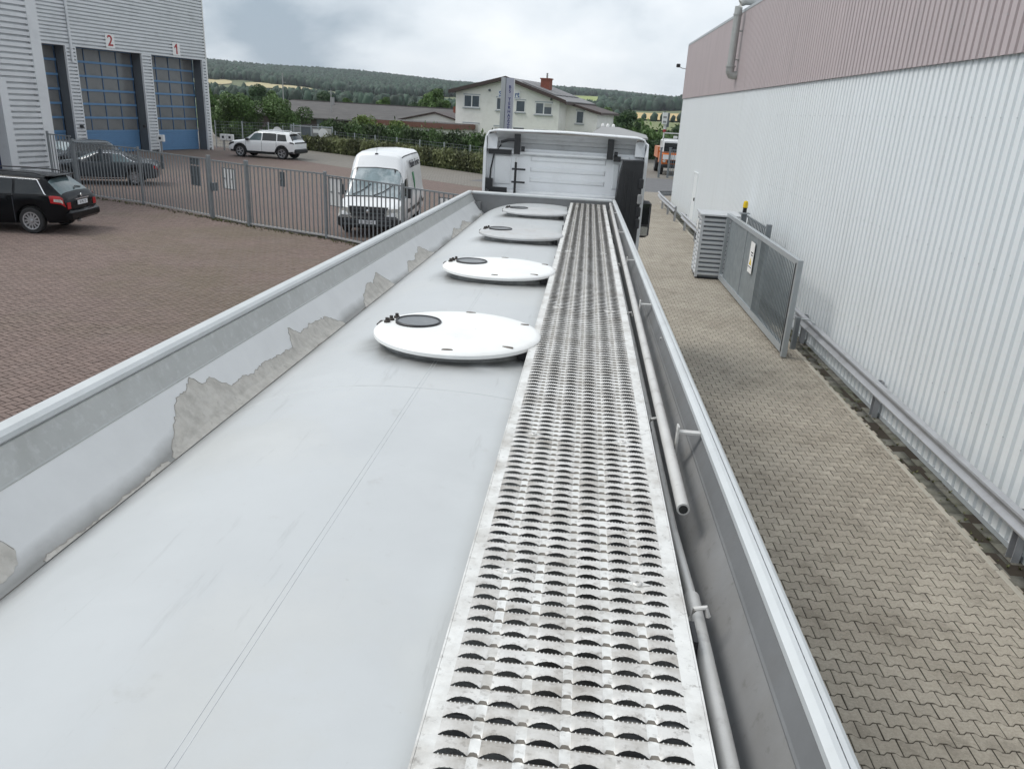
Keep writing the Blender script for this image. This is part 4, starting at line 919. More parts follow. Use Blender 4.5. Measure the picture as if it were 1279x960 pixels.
# ------------------------------------------------------------------ tractor unit
tu = thing('truck_tractor', 'white truck cab with black clips on its rear wall coupled in front of the tank', 'truck', (-0.15, 12.9, 0))
def tb(mb): return mb.xf(Matrix.Translation((0.15, -12.9, 0)))
YB = 11.66
def cabring(y, zt, zb=0.95, inset=0.0, x0=-1.34, x1=1.04, rad=0.16):
    x0 += inset; x1 -= inset; r = rad; pts = []
    for cx_, cz_, a0 in ((x1 - r, zb + r, -PI / 2), (x1 - r, zt - r, 0), (x0 + r, zt - r, PI / 2), (x0 + r, zb + r, PI)):
        for k in range(5):
            a = a0 + k * PI / 8; pts.append((cx_ + r * math.cos(a), y, cz_ + r * math.sin(a)))
    return pts
tb(MB().loft([cabring(YB, 3.42, inset=0.03), cabring(YB + 0.03, 3.46), cabring(YB + 0.9, 3.48), cabring(YB + 1.6, 3.42), cabring(YB + 2.0, 3.2, inset=.03), cabring(YB + 2.15, 2.7, inset=.08), cabring(YB + 2.25, 2.0, inset=.1)], True, True, True)).build('cab_body', M['cabwhite'], tu, 40)
# embossing of the rear wall
def emb(x0, x1, z0, z1, d=0.02, b=0.02):
    return tb(MB().loft([[(x0, YB + .002, z0), (x1, YB + .002, z0), (x1, YB + .002, z1), (x0, YB + .002, z1)], [(x0 + b, YB - d, z0 + b), (x1 - b, YB - d, z0 + b), (x1 - b, YB - d, z1 - b), (x0 + b, YB - d, z1 - b)]], True, False, True))
for z in (3.285, 3.135, 2.985): emb(-0.66, 0.46, z, z + 0.085, 0.018, 0.022).build('pressed_rib', M['cabwhite'], tu)
emb(-1.20, -0.93, 2.93, 3.36, 0.014, 0.02).build('pressed_panel', M['cabwhite'], tu)
emb(0.56, 0.66, 2.95, 3.33, 0.014, 0.02).build('pressed_panel', M['cabwhite'], tu)
tb(MB().cbox(-1.22, 0.80, YB - 0.05, YB + 0.02, 3.375, 3.435, 0.02)).build('upper_lip', M['cabwhite'], tu, 40)
tb(MB().cbox(-1.26, 0.75, YB - 0.09, YB + 0.02, 2.55, 2.87, 0.03)).build('lower_ledge', M['cabwhite'], tu, 40)
arc = [(-0.72 + 1.12 * k / 16, 2.66 + 0.165 * math.sin(PI * k / 16)) for k in range(17)]
tb(MB().prism([(x, YB - 0.32, z) for x, z in arc] + [(0.4, YB - 0.32, 2.3), (-0.72, YB - 0.32, 2.3)], (0, 0.24, 0))).build('rear_cover', M['cabwhite'], tu, 30)
# roof spoiler: shell, end plates and hollow underside
sp_ = []
for y, z in ((YB - 0.14, 3.70), (YB + 0.25, 3.715), (YB + 0.8, 3.70), (YB + 1.3, 3.62), (YB + 1.8, 3.42)):
    sp_.append([(-1.30, y, z - 0.075), (-1.27, y, z - 0.02), (-1.18, y, z), (-0.15, y, z + 0.02), (0.88, y, z), (0.97, y, z - 0.02), (1.0, y, z - 0.075)])
tb(MB().loft(sp_, False)).build('roof_spoiler', M['cabwhite'], tu, 40)
tb(MB().tube([(-1.30, YB - .14, 3.625), (-1.27, YB - .14, 3.68), (-1.18, YB - 0.14, 3.70), (-0.15, YB - 0.14, 3.72), (0.88, YB - .14, 3.70), (0.97, YB - .14, 3.68), (1.0, YB - .14, 3.625)], 0.013, 8)).build('spoiler_edge', M['cabwhite'], tu, 40)
us = []
for y, z in ((YB - 0.12, 3.685), (YB - 0.04, 3.64), (YB + 0.0, 3.60), (YB + 0.05, 3.595), (YB + 0.07, 3.54), (YB + 0.11, 3.53), (YB + 0.13, 3.44)): us.append([(-1.17, y, z), (0.87, y, z)])
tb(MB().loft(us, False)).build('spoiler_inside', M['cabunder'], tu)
for x0, x1 in ((-1.345, -1.305), (1.0, 1.045)):
    tb(MB().loft([[(x0, YB - 0.16, 1.2), (x1, YB - 0.16, 1.2), (x1, YB + 0.4, 1.2), (x0, YB + 0.4, 1.2)], [(x0, YB - 0.16, 3.45), (x1, YB - 0.16, 3.45), (x1, YB + 0.4, 3.45), (x0, YB + 0.4, 3.45)], [(x0 + .02, YB - 0.14, 3.62), (x1 - .005, YB - 0.14, 3.62), (x1 - .005, YB + 1.0, 3.66), (x0 + .02, YB + 1.0, 3.66)]], True, True, True)).build('side_deflector', M['cabwhite'], tu)
for x0, x1 in ((-1.30, -1.16), (0.86, 1.0)):
    tb(MB().prism([(x0, YB - .06, 3.44), (x1, YB - .06, 3.44), (x1, YB + .02, 3.66), (x0, YB - .02, 3.64)], (0, .5, 0))).build('spoiler_end', M['cabwhite'], tu)
# black fittings
for x in (-0.86, 0.50):
    tb(MB().box(x - 0.045, x + 0.045, YB - 0.10, YB - 0.052, 3.38, 3.66)).build('spoiler_bracket', M['black'], tu)
    tb(MB().lathe([(0.035, 0), (0.035, 0.05)], 12, 'x', (x + 0.06, YB - 0.07, 3.46), True, True)).build('knob', M['black'], tu)
tb(MB().box(-1.28, -0.94, YB - 0.06, YB - 0.02, 3.365, 3.435)).build('bracket_bar', M['black'], tu)
tb(MB().tube([(-1.10, YB - 0.06, 3.54), (-1.0, YB - .08, 3.57), (-0.86, YB - 0.08, 3.58)], 0.022, 8)).build('hose', M['black'], tu, 40)
tb(MB().tube([(-1.10, YB - 0.03, 3.5), (-1.2, YB - 0.04, 3.36), (-1.24, YB - .04, 3.15), (-1.25, YB - .04, 2.95)], 0.012, 8)).build('hose', M['black'], tu, 40)
tb(MB().box(-1.33, -1.20, YB - 0.14, YB - 0.05, 2.86, 3.02).box(-1.25, -0.98, YB - 0.13, YB - 0.095, 2.83, 2.90)).build('latch', M['black'], tu)
tb(MB().tube([(-0.865, YB - 0.10, 2.62), (-0.865, YB - 0.10, 3.27)], 0.018, 8)).build('hose_post', M['black'], tu, 40)
tb(MB().tube([(-0.865, YB - 0.10, 3.2), (-0.862, YB - 0.10, 3.33)], 0.010, 8)).build('post_tip', M['chrome'], tu)
for z in (3.17, 2.985): tb(MB().tube([(-0.92, YB - 0.10, z), (-0.72, YB - 0.10, z)], 0.014, 8)).build('post_arm', M['black'], tu)
sn = [(0.70, 3.39), (0.985, 3.40), (0.99, 1.5), (0.60, 1.5), (0.60, 2.62), (0.53, 2.66), (0.525, 2.74), (0.62, 2.76), (0.66, 3.2)]
so = tb(MB().prism([(x, YB - 0.30, z) for x, z in sn], (0, 0.27, 0))).build('air_intake', M['black'], tu, 30)
for x in (0.74, 0.80, 0.86): tb(MB().box(x - .008, x + .008, YB - 0.315, YB - 0.30, 1.6, 3.25)).build('intake_rib', M['black'], so)
tb(MB().box(0.56, 0.66, YB - 0.1, YB - 0.0, 3.36, 3.43)).build('intake_cap', M['black'], so)
for z, mm in ((3.02, 'black'), (2.80, 'pole'), (2.62, 'black'), (2.45, 'black')): tb(MB().cbox(0.94, 1.005, YB - 0.36, YB - 0.302, z, z + 0.14, 0.012)).build('valve', M[mm], so)
mr_ = tb(MB().cbox(1.06, 1.27, YB + 0.75, YB + 0.93, 2.16, 2.74, 0.045)).build('mirror', M['black'], tu, 40)
tb(MB().box(1.09, 1.24, YB + 0.745, YB + 0.749, 2.38, 2.70)).build('mirror_glass', M['glass'], mr_)
tb(MB().box(1.10, 1.24, YB + 0.744, YB + 0.748, 2.20, 2.34)).build('mirror_glass', M['chrome'], mr_)
tb(MB().tube([(1.02, YB + 0.9, 2.8), (1.12, YB + .86, 2.78), (1.14, YB + .85, 2.7)], 0.02, 8)).build('mirror_arm', M['black'], tu, 40)
tb(MB().box(-0.6, 0.3, 8.3, 13.7, 0.75, 1.0)).build('chassis', M['black'], tu)
for y in (9.2, 13.0):
    for x in (-1.12, 0.82):
        wq = tb(MB().lathe(wheel_prof, 28, 'x', (x, y, 0.52), True, True)).build('wheel', M['rubber'], tu, 40)
        tb(MB().lathe([(0.0, .02), (0.12, .02), (0.2, -.05), (0.27, -.02), (0.285, .01)], 24, 'x', (x + (0.18 if x > 0 else -.18), y, 0.52))).build('rim', M['rim'], wq, 40)
# ------------------------------------------------------------------ vehicles
class Car:
    """lofted car body: stations (y, z_bottom, z_belt, z_top, w_low, w_belt, w_top); y forwards"""
    def __init__(s, st, wheels, wr, zc):
        s.st = np.array(sorted(st)); s.wheels = wheels; s.wr = wr; s.zc = zc; s.y0, s.y1 = s.st[0, 0], s.st[-1, 0]
    def par(s, y):
        p = [np.interp(y, s.st[:, 0], s.st[:, i]) for i in range(1, 7)]
        for wy in s.wheels:
            d = (s.wr + 0.055) ** 2 - (y - wy) ** 2
            if d > 0: p[0] = max(p[0], s.zc + math.sqrt(d))
        return p
    T = [0, .1, .2, .28, .42, .55, .62, .78, .86, .92, 1.0]
    def S(s, y, t, side=1):
        zb, zl, zt, wl, wb, wt = s.par(y); zl = max(zl, zb + .04); zt = max(zt, zl + .03); g = zt - zl
        wm = max(wl, wb) + 0.012; tall = min(1, g / 0.25)
        w5 = wb - 0.02 - 0.015 * tall; w7 = wb * .25 + wt * .75 if tall > .3 else wb * .7 + wt * .3
        xs = [0, wl - .14, wl - .03, wl, wm, wb, w5, w7 if tall > .3 else wb * .86, wt * .96 if tall > .3 else wb * .72, wt * .8, 0]
        zs = [zb, zb, zb + .02, zb + .07, zb + (zl - zb) * .6, zl, zl + g * .10, zl + g * .80, zl + g * .93, zl + g * .985, zl + g * 1.0 + .015]
        return Vector((side * np.interp(t, s.T, xs), y, np.interp(t, s.T, zs)))
    def shell(s, name, m, parent, ny=90):
        ys = set(np.linspace(s.y0, s.y1, ny)) | set(s.st[:, 0])
        for wy in s.wheels:
            for k in range(13): ys.add(wy + (s.wr + .055) * math.cos(PI * k / 12) * .9999)
        ys = sorted(y for y in ys if s.y0 <= y <= s.y1); ts = [0, .1, .2, .24, .28, .35, .42, .49, .55, .585, .62, .70, .78, .82, .86, .92, 1.0]
        rings = []
        for y in ys:
            h_ = [s.S(y, t) for t in ts]; rings.append(h_ + [Vector((-p.x, p.y, p.z)) for p in h_[-2:0:-1]])
        o = MB().loft(rings, True, True, True).build(name, m, parent, 32)
        a = s.wr * 0.98
        for wy in s.wheels: MB().box(-s.st[:, 4].max() + .13, s.st[:, 4].max() - .13, wy - a, wy + a, s.zc - .02, s.zc + s.wr + .03).build('wheel_housing', M['dark'], parent)
        return o
    def patch(s, name, m, parent, cor, side=1, nu=8, nv=4, off=0.006, double=False):
        """cor: four (y,t) corners in order"""
        g = []
        for j in range(nv + 1):
            row = []
            for i in range(nu + 1):
                u, v = i / nu, j / nv
                a = [(1 - u) * cor[0][k] + u * cor[1][k] for k in (0, 1)]; b = [(1 - u) * cor[3][k] + u * cor[2][k] for k in (0, 1)]
                y, t = ((1 - v) * a[0] + v * b[0], (1 - v) * a[1] + v * b[1])
                p = s.S(y, t, side); e1 = s.S(y + .01, t, side) - s.S(y - .01, t, side); e2 = s.S(y, min(t + .01, 1), side) - s.S(y, t - .01, side)
                n = e1.cross(e2)
                if n.length < 1e-9: n = Vector((side, 0, 0))
                n.normalize()
                if n.dot(Vector((p.x, 0, p.z - .6))) < 0: n = -n
                row.append(p + n * off)
            g.append(row)
        mb = MB().loft(g, False); return mb.build(name, m, parent, 40)
    def top(s, name, m, parent, ya, yb, ta, tb_=None, off=0.006, nu=14, nv=6):
        """patch over the top surface from side to side (windscreens): t from ta (edge) to 1 (centre)"""
        tb_ = ta if tb_ is None else tb_; g = []
        for j in range(nv + 1):
            v = j / nv; y = (1 - v) * ya + v * yb; te = (1 - v) * ta + v * tb_; row = []
            for i in range(nu + 1):
                u = -1 + 2 * i / nu; t = 1 - abs(u) * (1 - te); sd = 1 if u >= 0 else -1
                p = s.S(y, t, sd); e1 = s.S(y + .01, t, sd) - s.S(y - .01, t, sd); e2 = Vector((1, 0, 0)); n = e2.cross(e1).normalized()
                if n.z < 0: n = -n
                row.append(p + n * off)
            g.append(row)
        return MB().loft(g, False).build(name, m, parent, 40)
def wheel(parent, x, y, r, wdt, spokes=10, rimr=0.68, rimmat='rim', twin=False):
    sd = 1 if x > 0 else -1
    t = MB().lathe([(r * .62, -wdt / 2), (r * .93, -wdt / 2), (r, -wdt * .35), (r, wdt * .35), (r * .93, wdt / 2), (r * rimr, wdt / 2)] if sd > 0 else
                   [(r * .62, wdt / 2), (r * .93, wdt / 2), (r, wdt * .35), (r, -wdt * .35), (r * .93, -wdt / 2), (r * rimr, -wdt / 2)], 30, 'x', (x, y, r), False, False).build('wheel', M['rubber'], parent, 40)
    xo = x + sd * wdt / 2
    MB().lathe([(0, -.06 * sd), (r * rimr, -.06 * sd)], 26, 'x', (xo, y, r)).build('brake_disc', M['dark'], t)
    rb = MB().lathe([(r * rimr, -.01 * sd), (r * rimr + .002, .006 * sd), (r * rimr - .03, .004 * sd), (r * rimr - .04, -.05 * sd)], 30, 'x', (xo, y, r))
    for k in range(spokes):
        a = 2 * PI * k / spokes; a2 = .10 if spokes > 7 else .17
        pts = [(xo - sd * .012, y + math.cos(a + q) * rr, r + math.sin(a + q) * rr) for rr, q in ((.05, -.5), (r * rimr - .02, -a2), (r * rimr - .02, a2), (.05, .5))]
        rb.prism(pts, (-sd * .025, 0, 0))
    rb.lathe([(0.0, .004 * sd), (0.05, .0), (0.06, -.03 * sd)], 14, 'x', (xo, y, r)); rb.build('rim', M[rimmat], t, 40)
    return t
def gapline(c, parent, cor, side=1, m='ink'): return c.patch('door_gap', M[m], parent, cor, side, 2, 10, 0.0025)

# --- black estate (rear right quarter towards us)
ES = Car([(-2.31, .40, .72, .78, .70, .76, .62), (-2.28, .34, .84, .90, .79, .83, .62), (-2.20, .31, .93, 1.00, .84, .86, .62), (-2.02, .28, .95, 1.17, .87, .87, .60), (-1.74, .26, .95, 1.385, .875, .88, .575),
          (-1.62, .25, .95, 1.415, .88, .88, .585), (-.6, .22, .935, 1.455, .885, .885, .60), (.2, .21, .93, 1.45, .885, .885, .60), (.55, .21, .925, 1.40, .885, .885, .585), (1.15, .21, .92, 1.02, .88, .87, .62),
          (1.35, .21, .88, .97, .88, .87, .62), (2.0, .24, .77, .84, .85, .82, .6), (2.22, .28, .66, .72, .76, .75, .5), (2.32, .34, .56, .6, .6, .6, .45)], (-1.36, 1.40), .325, .325)
es = thing('estate_car', 'black estate car with red tail lamps parked at the left edge of the yard', 'car', (-16.5, 21.0, 0), math.radians(97)); es.scale = (1.04, 1.04, 1.10)
ES.shell('body', M['carblack'], es)
for sd in (-1, 1):
    ES.patch('rear_side_window', M['glass'], es, [(-1.78, .60), (-1.02, .60), (-.98, .775), (-1.50, .775)], sd)
    ES.patch('rear_door_window', M['glass'], es, [(-.95, .60), (.02, .60), (.02, .775), (-.92, .775)], sd)
    ES.patch('front_door_window', M['glass'], es, [(.09, .60), (1.05, .60), (.50, .775), (.09, .775)], sd)
    ES.patch('window_trim', M['chrome'], es, [(-1.83, .60), (-1.80, .60), (-1.52, .785), (-1.55, .785)], sd, 2, 8, .008)
    ES.patch('window_trim', M['chrome'], es, [(-1.54, .778), (.50, .778), (.49, .786), (-1.55, .786)], sd, 12, 1, .008)
    gapline(ES, es, [(-.96, .25), (-.94, .25), (-.94, .6), (-.96, .6)], sd); gapline(ES, es, [(.05, .22), (.065, .22), (.065, .6), (.05, .6)], sd)
    ES.patch('tail_lamp', M['taillight'], es, [(-2.285, .46), (-1.93, .47), (-1.90, .555), (-2.22, .60)], sd, 8, 4, .012)
    ES.patch('reversing_lamp', M['headlight'], es, [(-2.24, .485), (-2.02, .49), (-2.02, .52), (-2.23, .525)], sd, 6, 2, .02)
    ES.patch('door_handle', M['carblack'], es, [(-.82, .49), (-.62, .49), (-.62, .51), (-.82, .51)], sd, 3, 1, .03)
    MB().tube([(sd * .56, .35, 1.46), (sd * .57, .2, 1.50), (sd * .585, -.7, 1.505), (sd * .57, -1.45, 1.475), (sd * .56, -1.6, 1.43)], .016, 8).build('roof_rail', M['black'], es, 40)
    MB().cbox(sd * .95 - .1, sd * .95 + .1, .86, 1.0, .95, 1.09, .03).build('door_mirror', M['carblack'], es, 40)
    MB().box(sd * .70 - .08, sd * .70 + .08, -2.318, -2.27, .64, .80).build('lamp_reflex', M['taillight'], es)
ES.top('rear_window', M['glassmid'], es, -2.17, -1.80, .70, .80)
MB().cbox(-.56, .56, -1.93, -1.66, 1.40, 1.43, .012).build('roof_spoiler', M['carblack'], es, 40)
MB().tube([(-.02, -2.16, 1.08), (.10, -2.12, 1.14), (.38, -2.13, 1.10)], .014, 6).build('rear_wiper', M['black'], es)
MB().cbox(-.83, .83, -2.40, -2.20, .34, .60, .06).build('rear_bumper', M['carblack'], es, 40)
MB().box(-.36, .36, -2.335, -2.30, .84, .865).build('chrome_bar', M['chrome'], es)
pl = MB().box(-.26, .26, -2.342, -2.32, .705, .815).build('number_plate', M['plate'], es)
place_text('EI ML 23', .10, M['ink'], pl, (0, -2.343, .758), (1, 0, 0), (0, 0, 1), 'plate_text', depth=.001)
MB().lathe([(.045, 0), (.045, -.012), (.035, -.016)], 16, 'y', (0, -2.31, .93), True, True).build('badge', M['chrome'], es, 40)
MB().tube([(-.40, -2.33, .33), (-.40, -2.43, .33)], .04, 12).build('exhaust_pipe', M['chrome'], es, 40)
for y in (-1.36, 1.40):
    for x in (-.79, .79): wheel(es, x, y, .325, .21, 12)

# --- dark coupe behind the fence (facing left)
CP = Car([(-2.28, .40, .70, .76, .66, .72, .6), (-2.22, .32, .84, .92, .80, .82, .6), (-2.0, .28, .93, 1.00, .86, .86, .62), (-1.55, .25, .95, 1.06, .88, .87, .62), (-.85, .22, .93, 1.33, .885, .88, .55),
          (-.4, .21, .925, 1.385, .885, .88, .56), (.1, .21, .92, 1.37, .885, .88, .56), (.95, .21, .91, 1.0, .88, .87, .62), (1.2, .21, .87, .95, .88, .86, .62), (2.0, .24, .75, .82, .85, .82, .6), (2.2, .28, .64, .70, .76, .74, .5), (2.3, .34, .54, .58, .6, .6, .45)], (-1.36, 1.38), .33, .33)
cp = thing('coupe_car', 'dark blue grey coupe facing left behind the steel bar fence', 'car', (-20.6, 32.9, 0), math.radians(112))
CP.shell('body', M['carblue'], cp)
for sd in (-1, 1):
    CP.patch('rear_side_window', M['glassmid'], cp, [(-1.30, .62), (-.52, .60), (-.48, .775), (-.85, .775)], sd)
    CP.patch('front_door_window', M['glass'], cp, [(-.46, .60), (.82, .60), (.10, .775), (-.42, .775)], sd)
    CP.patch('window_trim', M['chrome'], cp, [(-1.42, .63), (-1.36, .63), (-.86, .785), (-.93, .785)], sd, 2, 8, .008)
    CP.patch('window_trim', M['chrome'], cp, [(-.92, .780), (.12, .780), (.10, .80), (-.95, .80)], sd, 12, 1, .008)
    gapline(CP, cp, [(-.50, .22), (-.485, .22), (-.485, .6), (-.50, .6)], sd); gapline(CP, cp, [(.90, .22), (.915, .22), (.915, .6), (.90, .6)], sd)
    CP.patch('sill_strip', M['chrome'], cp, [(-.95, .27), (.95, .27), (.95, .29), (-.95, .29)], sd, 8, 1, .01)
    CP.patch('tail_lamp', M['taillight'], cp, [(-2.26, .47), (-2.12, .47), (-2.12, .53), (-2.24, .55)], sd, 6, 3, .012)
    CP.patch('headlight', M['headlight'], cp, [(1.95, .46), (2.22, .44), (2.2, .54), (1.9, .56)], sd, 6, 3, .012)
    MB().cbox(sd * .95 - .1, sd * .95 + .1, .70, .84, .93, 1.06, .03).build('door_mirror', M['carblue'], cp, 40)
CP.top('rear_window', M['glass'], cp, -1.48, -.92, .72, .80); CP.top('windscreen', M['windscreen'], cp, .92, .18, .72, .80)
for y in (-1.36, 1.38):
    for x in (-.79, .79): wheel(cp, x, y, .33, .21, 12)
# --- second dark car mostly hidden behind the coupe
HB = Car(list(map(tuple, ES.st)), (-1.36, 1.40), .325, .325)
hb = thing('hatchback_car', 'dark grey car standing half hidden behind the coupe beside door 2', 'car', (-24.6, 36.9, 0), math.radians(165))
HB.shell('body', M['carblue'], hb)
HB.top('windscreen', M['windscreen'], hb, 1.10, .60, .70, .80); HB.top('rear_window', M['glass'], hb, -2.15, -1.80, .70, .80)
for sd in (-1, 1):
    HB.patch('side_window', M['glass'], hb, [(-1.7, .60), (1.0, .60), (.50, .775), (-1.45, .775)], sd)
    HB.patch('headlight', M['headlight'], hb, [(1.95, .46), (2.22, .44), (2.2, .54), (1.9, .56)], sd, 6, 3, .012)
for y in (-1.36, 1.40):
    for x in (-.79, .79): wheel(hb, x, y, .325, .21, 10)

# --- white SUV in front of the far wire gate
k = 1.06
SUVs = [(-2.30, .48, .86, .92, .70, .78, .6), (-2.27, .40, .98, 1.05, .84, .86, .62), (-2.16, .36, 1.04, 1.14, .88, .89, .64), (-1.95, .32, 1.06, 1.45, .90, .90, .62), (-1.80, .30, 1.06, 1.58, .91, .90, .62),
        (-1.5, .28, 1.05, 1.615, .91, .905, .64), (-.4, .26, 1.03, 1.66, .915, .905, .65), (.25, .26, 1.02, 1.63, .915, .905, .64), (.55, .26, 1.02, 1.55, .915, .9, .62), (1.15, .26, 1.0, 1.12, .91, .89, .64), (1.35, .26, .97, 1.06, .91, .89, .64),
        (2.0, .30, .88, .97, .89, .86, .62), (2.22, .34, .78, .86, .82, .8, .56), (2.33, .40, .62, .68, .68, .68, .5)]
SV_ = Car(SUVs, (-1.42, 1.42), .36, .36)
sv = thing('suv_car', 'white sport utility car with black lower trim parked in front of the wire gate', 'car', (-20.95, 52.5, 0), math.radians(84)); sv.scale = (k, k, k)
SV_.shell('body', M['carwhite'], sv)
for sd in (-1, 1):
    SV_.patch('rear_side_window', M['glass'], sv, [(-1.78, .60), (-1.12, .60), (-1.08, .775), (-1.62, .775)], sd)
    SV_.patch('rear_door_window', M['glass'], sv, [(-1.06, .60), (-.10, .60), (-.10, .78), (-1.02, .78)], sd)
    SV_.patch('front_door_window', M['glassmid'], sv, [(-.03, .60), (1.02, .60), (.48, .78), (-.03, .78)], sd)
    SV_.patch('sill_cladding', M['black'], sv, [(-2.2, .12), (2.1, .12), (2.1, .31), (-2.2, .31)], sd, 50, 3, .012)
    SV_.patch('tail_lamp', M['black'], sv, [(-2.27, .52), (-1.98, .52), (-1.96, .57), (-2.2, .60)], sd, 6, 3, .012)
    SV_.patch('headlight', M['black'], sv, [(1.85, .50), (2.24, .46), (2.22, .54), (1.85, .57)], sd, 6, 3, .012)
    gapline(SV_, sv, [(-1.07, .31), (-1.05, .31), (-1.05, .6), (-1.07, .6)], sd, 'signgrey'); gapline(SV_, sv, [(-.075, .31), (-.055, .31), (-.055, .6), (-.075, .6)], sd, 'signgrey'); gapline(SV_, sv, [(1.0, .31), (1.02, .31), (1.02, .6), (1.0, .6)], sd, 'signgrey')
    MB().cbox(sd * 1.0 - .11, sd * 1.0 + .11, .78, .95, 1.02, 1.18, .03).build('door_mirror', M['black'], sv, 40)
    MB().tube([(sd * .60, .2, 1.66), (sd * .61, .1, 1.69), (sd * .62, -1.3, 1.67), (sd * .61, -1.45, 1.63)], .018, 8).build('roof_rail', M['chrome'], sv, 40)
    for wy in (-1.42, 1.42):
        ring = MB(); 
        aa = np.linspace(0, PI, 17); ro, ri = .36 + .125, .36 + .05
        ring.loft([[(sd * (.925), wy + math.cos(a) * r_, .36 + math.sin(a) * r_) for r_ in (ri, ro)] + [(sd * .88, wy + math.cos(a) * r_, .36 + math.sin(a) * r_) for r_ in (ro, ri)] for a in aa], True, True, True).build('arch_cladding', M['black'], sv, 40)
SV_.top('rear_window', M['glass'], sv, -2.12, -1.86, .70, .80); SV_.top('windscreen', M['windscreen'], sv, 1.12, .60, .70, .80)
MB().cbox(-.86, .86, -2.37, -2.18, .38, .66, .05).build('rear_bumper', M['black'], sv, 40)
MB().box(-.80, .80, -2.30, -2.262, .985, 1.06).build('lamp_band', M['black'], sv)
pl = MB().box(-.26, .26, -2.312, -2.28, .78, .89).build('number_plate', M['plate'], sv)
MB().cbox(-.60, .60, -2.06, -1.82, 1.60, 1.64, .012).build('roof_spoiler', M['carwhite'], sv, 40)
for y in (-1.42, 1.42):
    for x in (-.81, .81): wheel(sv, x, y, .36, .23, 5)

# --- white van facing us behind the fence
VN = Car([(-2.78, .45, 1.0, 2.30, .90, .96, .74), (-2.74, .38, 1.0, 2.40, .97, .985, .76), (-2.6, .34, 1.0, 2.44, .985, .99, .78), (-1.0, .32, 1.0, 2.47, .99, .995, .79), (.55, .32, 1.02, 2.46, .99, .995, .78), (.95, .32, 1.04, 2.42, .99, .99, .76),
          (1.10, .32, 1.06, 2.36, .99, .985, .74), (1.36, .32, 1.06, 1.98, .985, .98, .76), (2.12, .32, 1.04, 1.12, .98, .96, .80), (2.28, .32, .98, 1.06, .975, .95, .78), (2.64, .30, .82, .94, .95, .90, .7), (2.74, .32, .72, .84, .90, .84, .66), (2.80, .36, .60, .66, .82, .78, .6)], (-1.75, 1.85), .33, .33)
vn = thing('delivery_van', 'white high roof delivery van facing the camera behind the bar fence', 'van', (-6.42, 26.15, 0), math.radians(183.5))
VN.shell('body', M['vanwhite'], vn, 110)
VN.top('windscreen', M['windscreen'], vn, 2.07, 1.37, .70, .74, .008)
VN.top('windscreen_seal', M['black'], vn, 2.10, 1.345, .685, .725, .004)
for sd in (-1, 1):
    VN.patch('door_window', M['glass'], vn, [(.72, .585), (1.72, .585), (1.28, .70), (.72, .70)], sd)
    VN.patch('bumper_side', M['black'], vn, [(2.25, .12), (2.79, .12), (2.79, .40), (2.25, .34)], sd, 8, 4, .014)
    VN.patch('side_moulding', M['black'], vn, [(-2.6, .36), (1.35, .36), (1.35, .41), (-2.6, .41)], sd, 20, 1, .014)
    VN.patch('headlight', M['headlight'], vn, [(2.30, .50), (2.77, .48), (2.70, .62), (2.35, .58)], sd, 8, 4, .014)
    gapline(VN, vn, [(.62, .3), (.64, .3), (.64, .74), (.62, .74)], sd, 'signgrey'); gapline(VN, vn, [(1.98, .36), (2.0, .36), (1.86, .57), (1.84, .57)], sd, 'signgrey')
    gapline(VN, vn, [(-.55, .3), (-.53, .3), (-.53, .76), (-.55, .76)], sd, 'signgrey')
    VN.patch('roof_gutter', M['ink'], vn, [(-2.7, .845), (.9, .845), (.9, .858), (-2.7, .858)], sd, 20, 1, .012)
    MB().cbox(sd * 1.10 - .09, sd * 1.10 + .09, 1.50, 1.66, 1.12, 1.46, .03).box(sd * 1.0 - .06, sd * 1.0 + .06, 1.56, 1.62, 1.2, 1.26).build('door_mirror', M['black'], vn, 30)
    VN.patch('door_handle', M['black'], vn, [(.74, .46), (.90, .46), (.90, .48), (.74, .48)], sd, 3, 1, .03)
for sd in (-1, 1):
    MB().prism([(sd * .52, 2.735, .70), (sd * .90, 2.60, .70), (sd * .90, 2.60, .90), (sd * .58, 2.72, .88)], (0, .085, 0)).build('headlight', M['headlight'], vn)
# front end: grille, bumper, badge, plate, wipers, aerial
MB().prism([(-.62, 2.70, .93), (.62, 2.70, .93), (.52, 2.70, .66), (-.52, 2.70, .66)], (0, .115, 0)).build('grille', M['black'], vn)
MB().cbox(-.93, .93, 2.55, 2.90, .28, .665, .07).build('front_bumper', M['black'], vn, 40)
for z in (.40, .53): MB().box(-.75, .75, 2.895, 2.91, z, z + .02).build('bumper_line', M['signgrey'], vn)
MB().lathe([(.055, 0), (.055, .012), (.03, .018)], 18, 'y', (0, 2.815, .80), True, True).build('badge', M['chrome'], vn, 40)
for z in (.74, .86): MB().box(-.5, .5, 2.815, 2.822, z, z + .018).build('grille_bar', M['signgrey'], vn)
pl = MB().box(-.26, .26, 2.905, 2.925, .43, .54).build('number_plate', M['plate'], vn)
place_text('EI MD 41', .10, M['ink'], pl, (0, 2.926, .483), (-1, 0, 0), (0, 0, 1), 'plate_text', depth=.001)
def vp(x, y): 
    t = 1.0
    p = VN.S(y, t); return Vector((x, y, p.z + .03))
for x0, x1 in ((-.05, -.62), (.62, .10)): MB().tube([vp(x0, 2.08), vp((x0 + x1) / 2, 1.98), vp(x1, 1.80)], .013, 6).build('wiper', M['black'], vn)
MB().tube([(0.05, 1.02, 2.41), (0.06, .86, 2.80), (0.06, .70, 3.15)], .006, 6).build('aerial', M['black'], vn)
MB().cbox(0.0, .10, 1.0, 1.08, 2.38, 2.43, .012).build('aerial_foot', M['black'], vn)
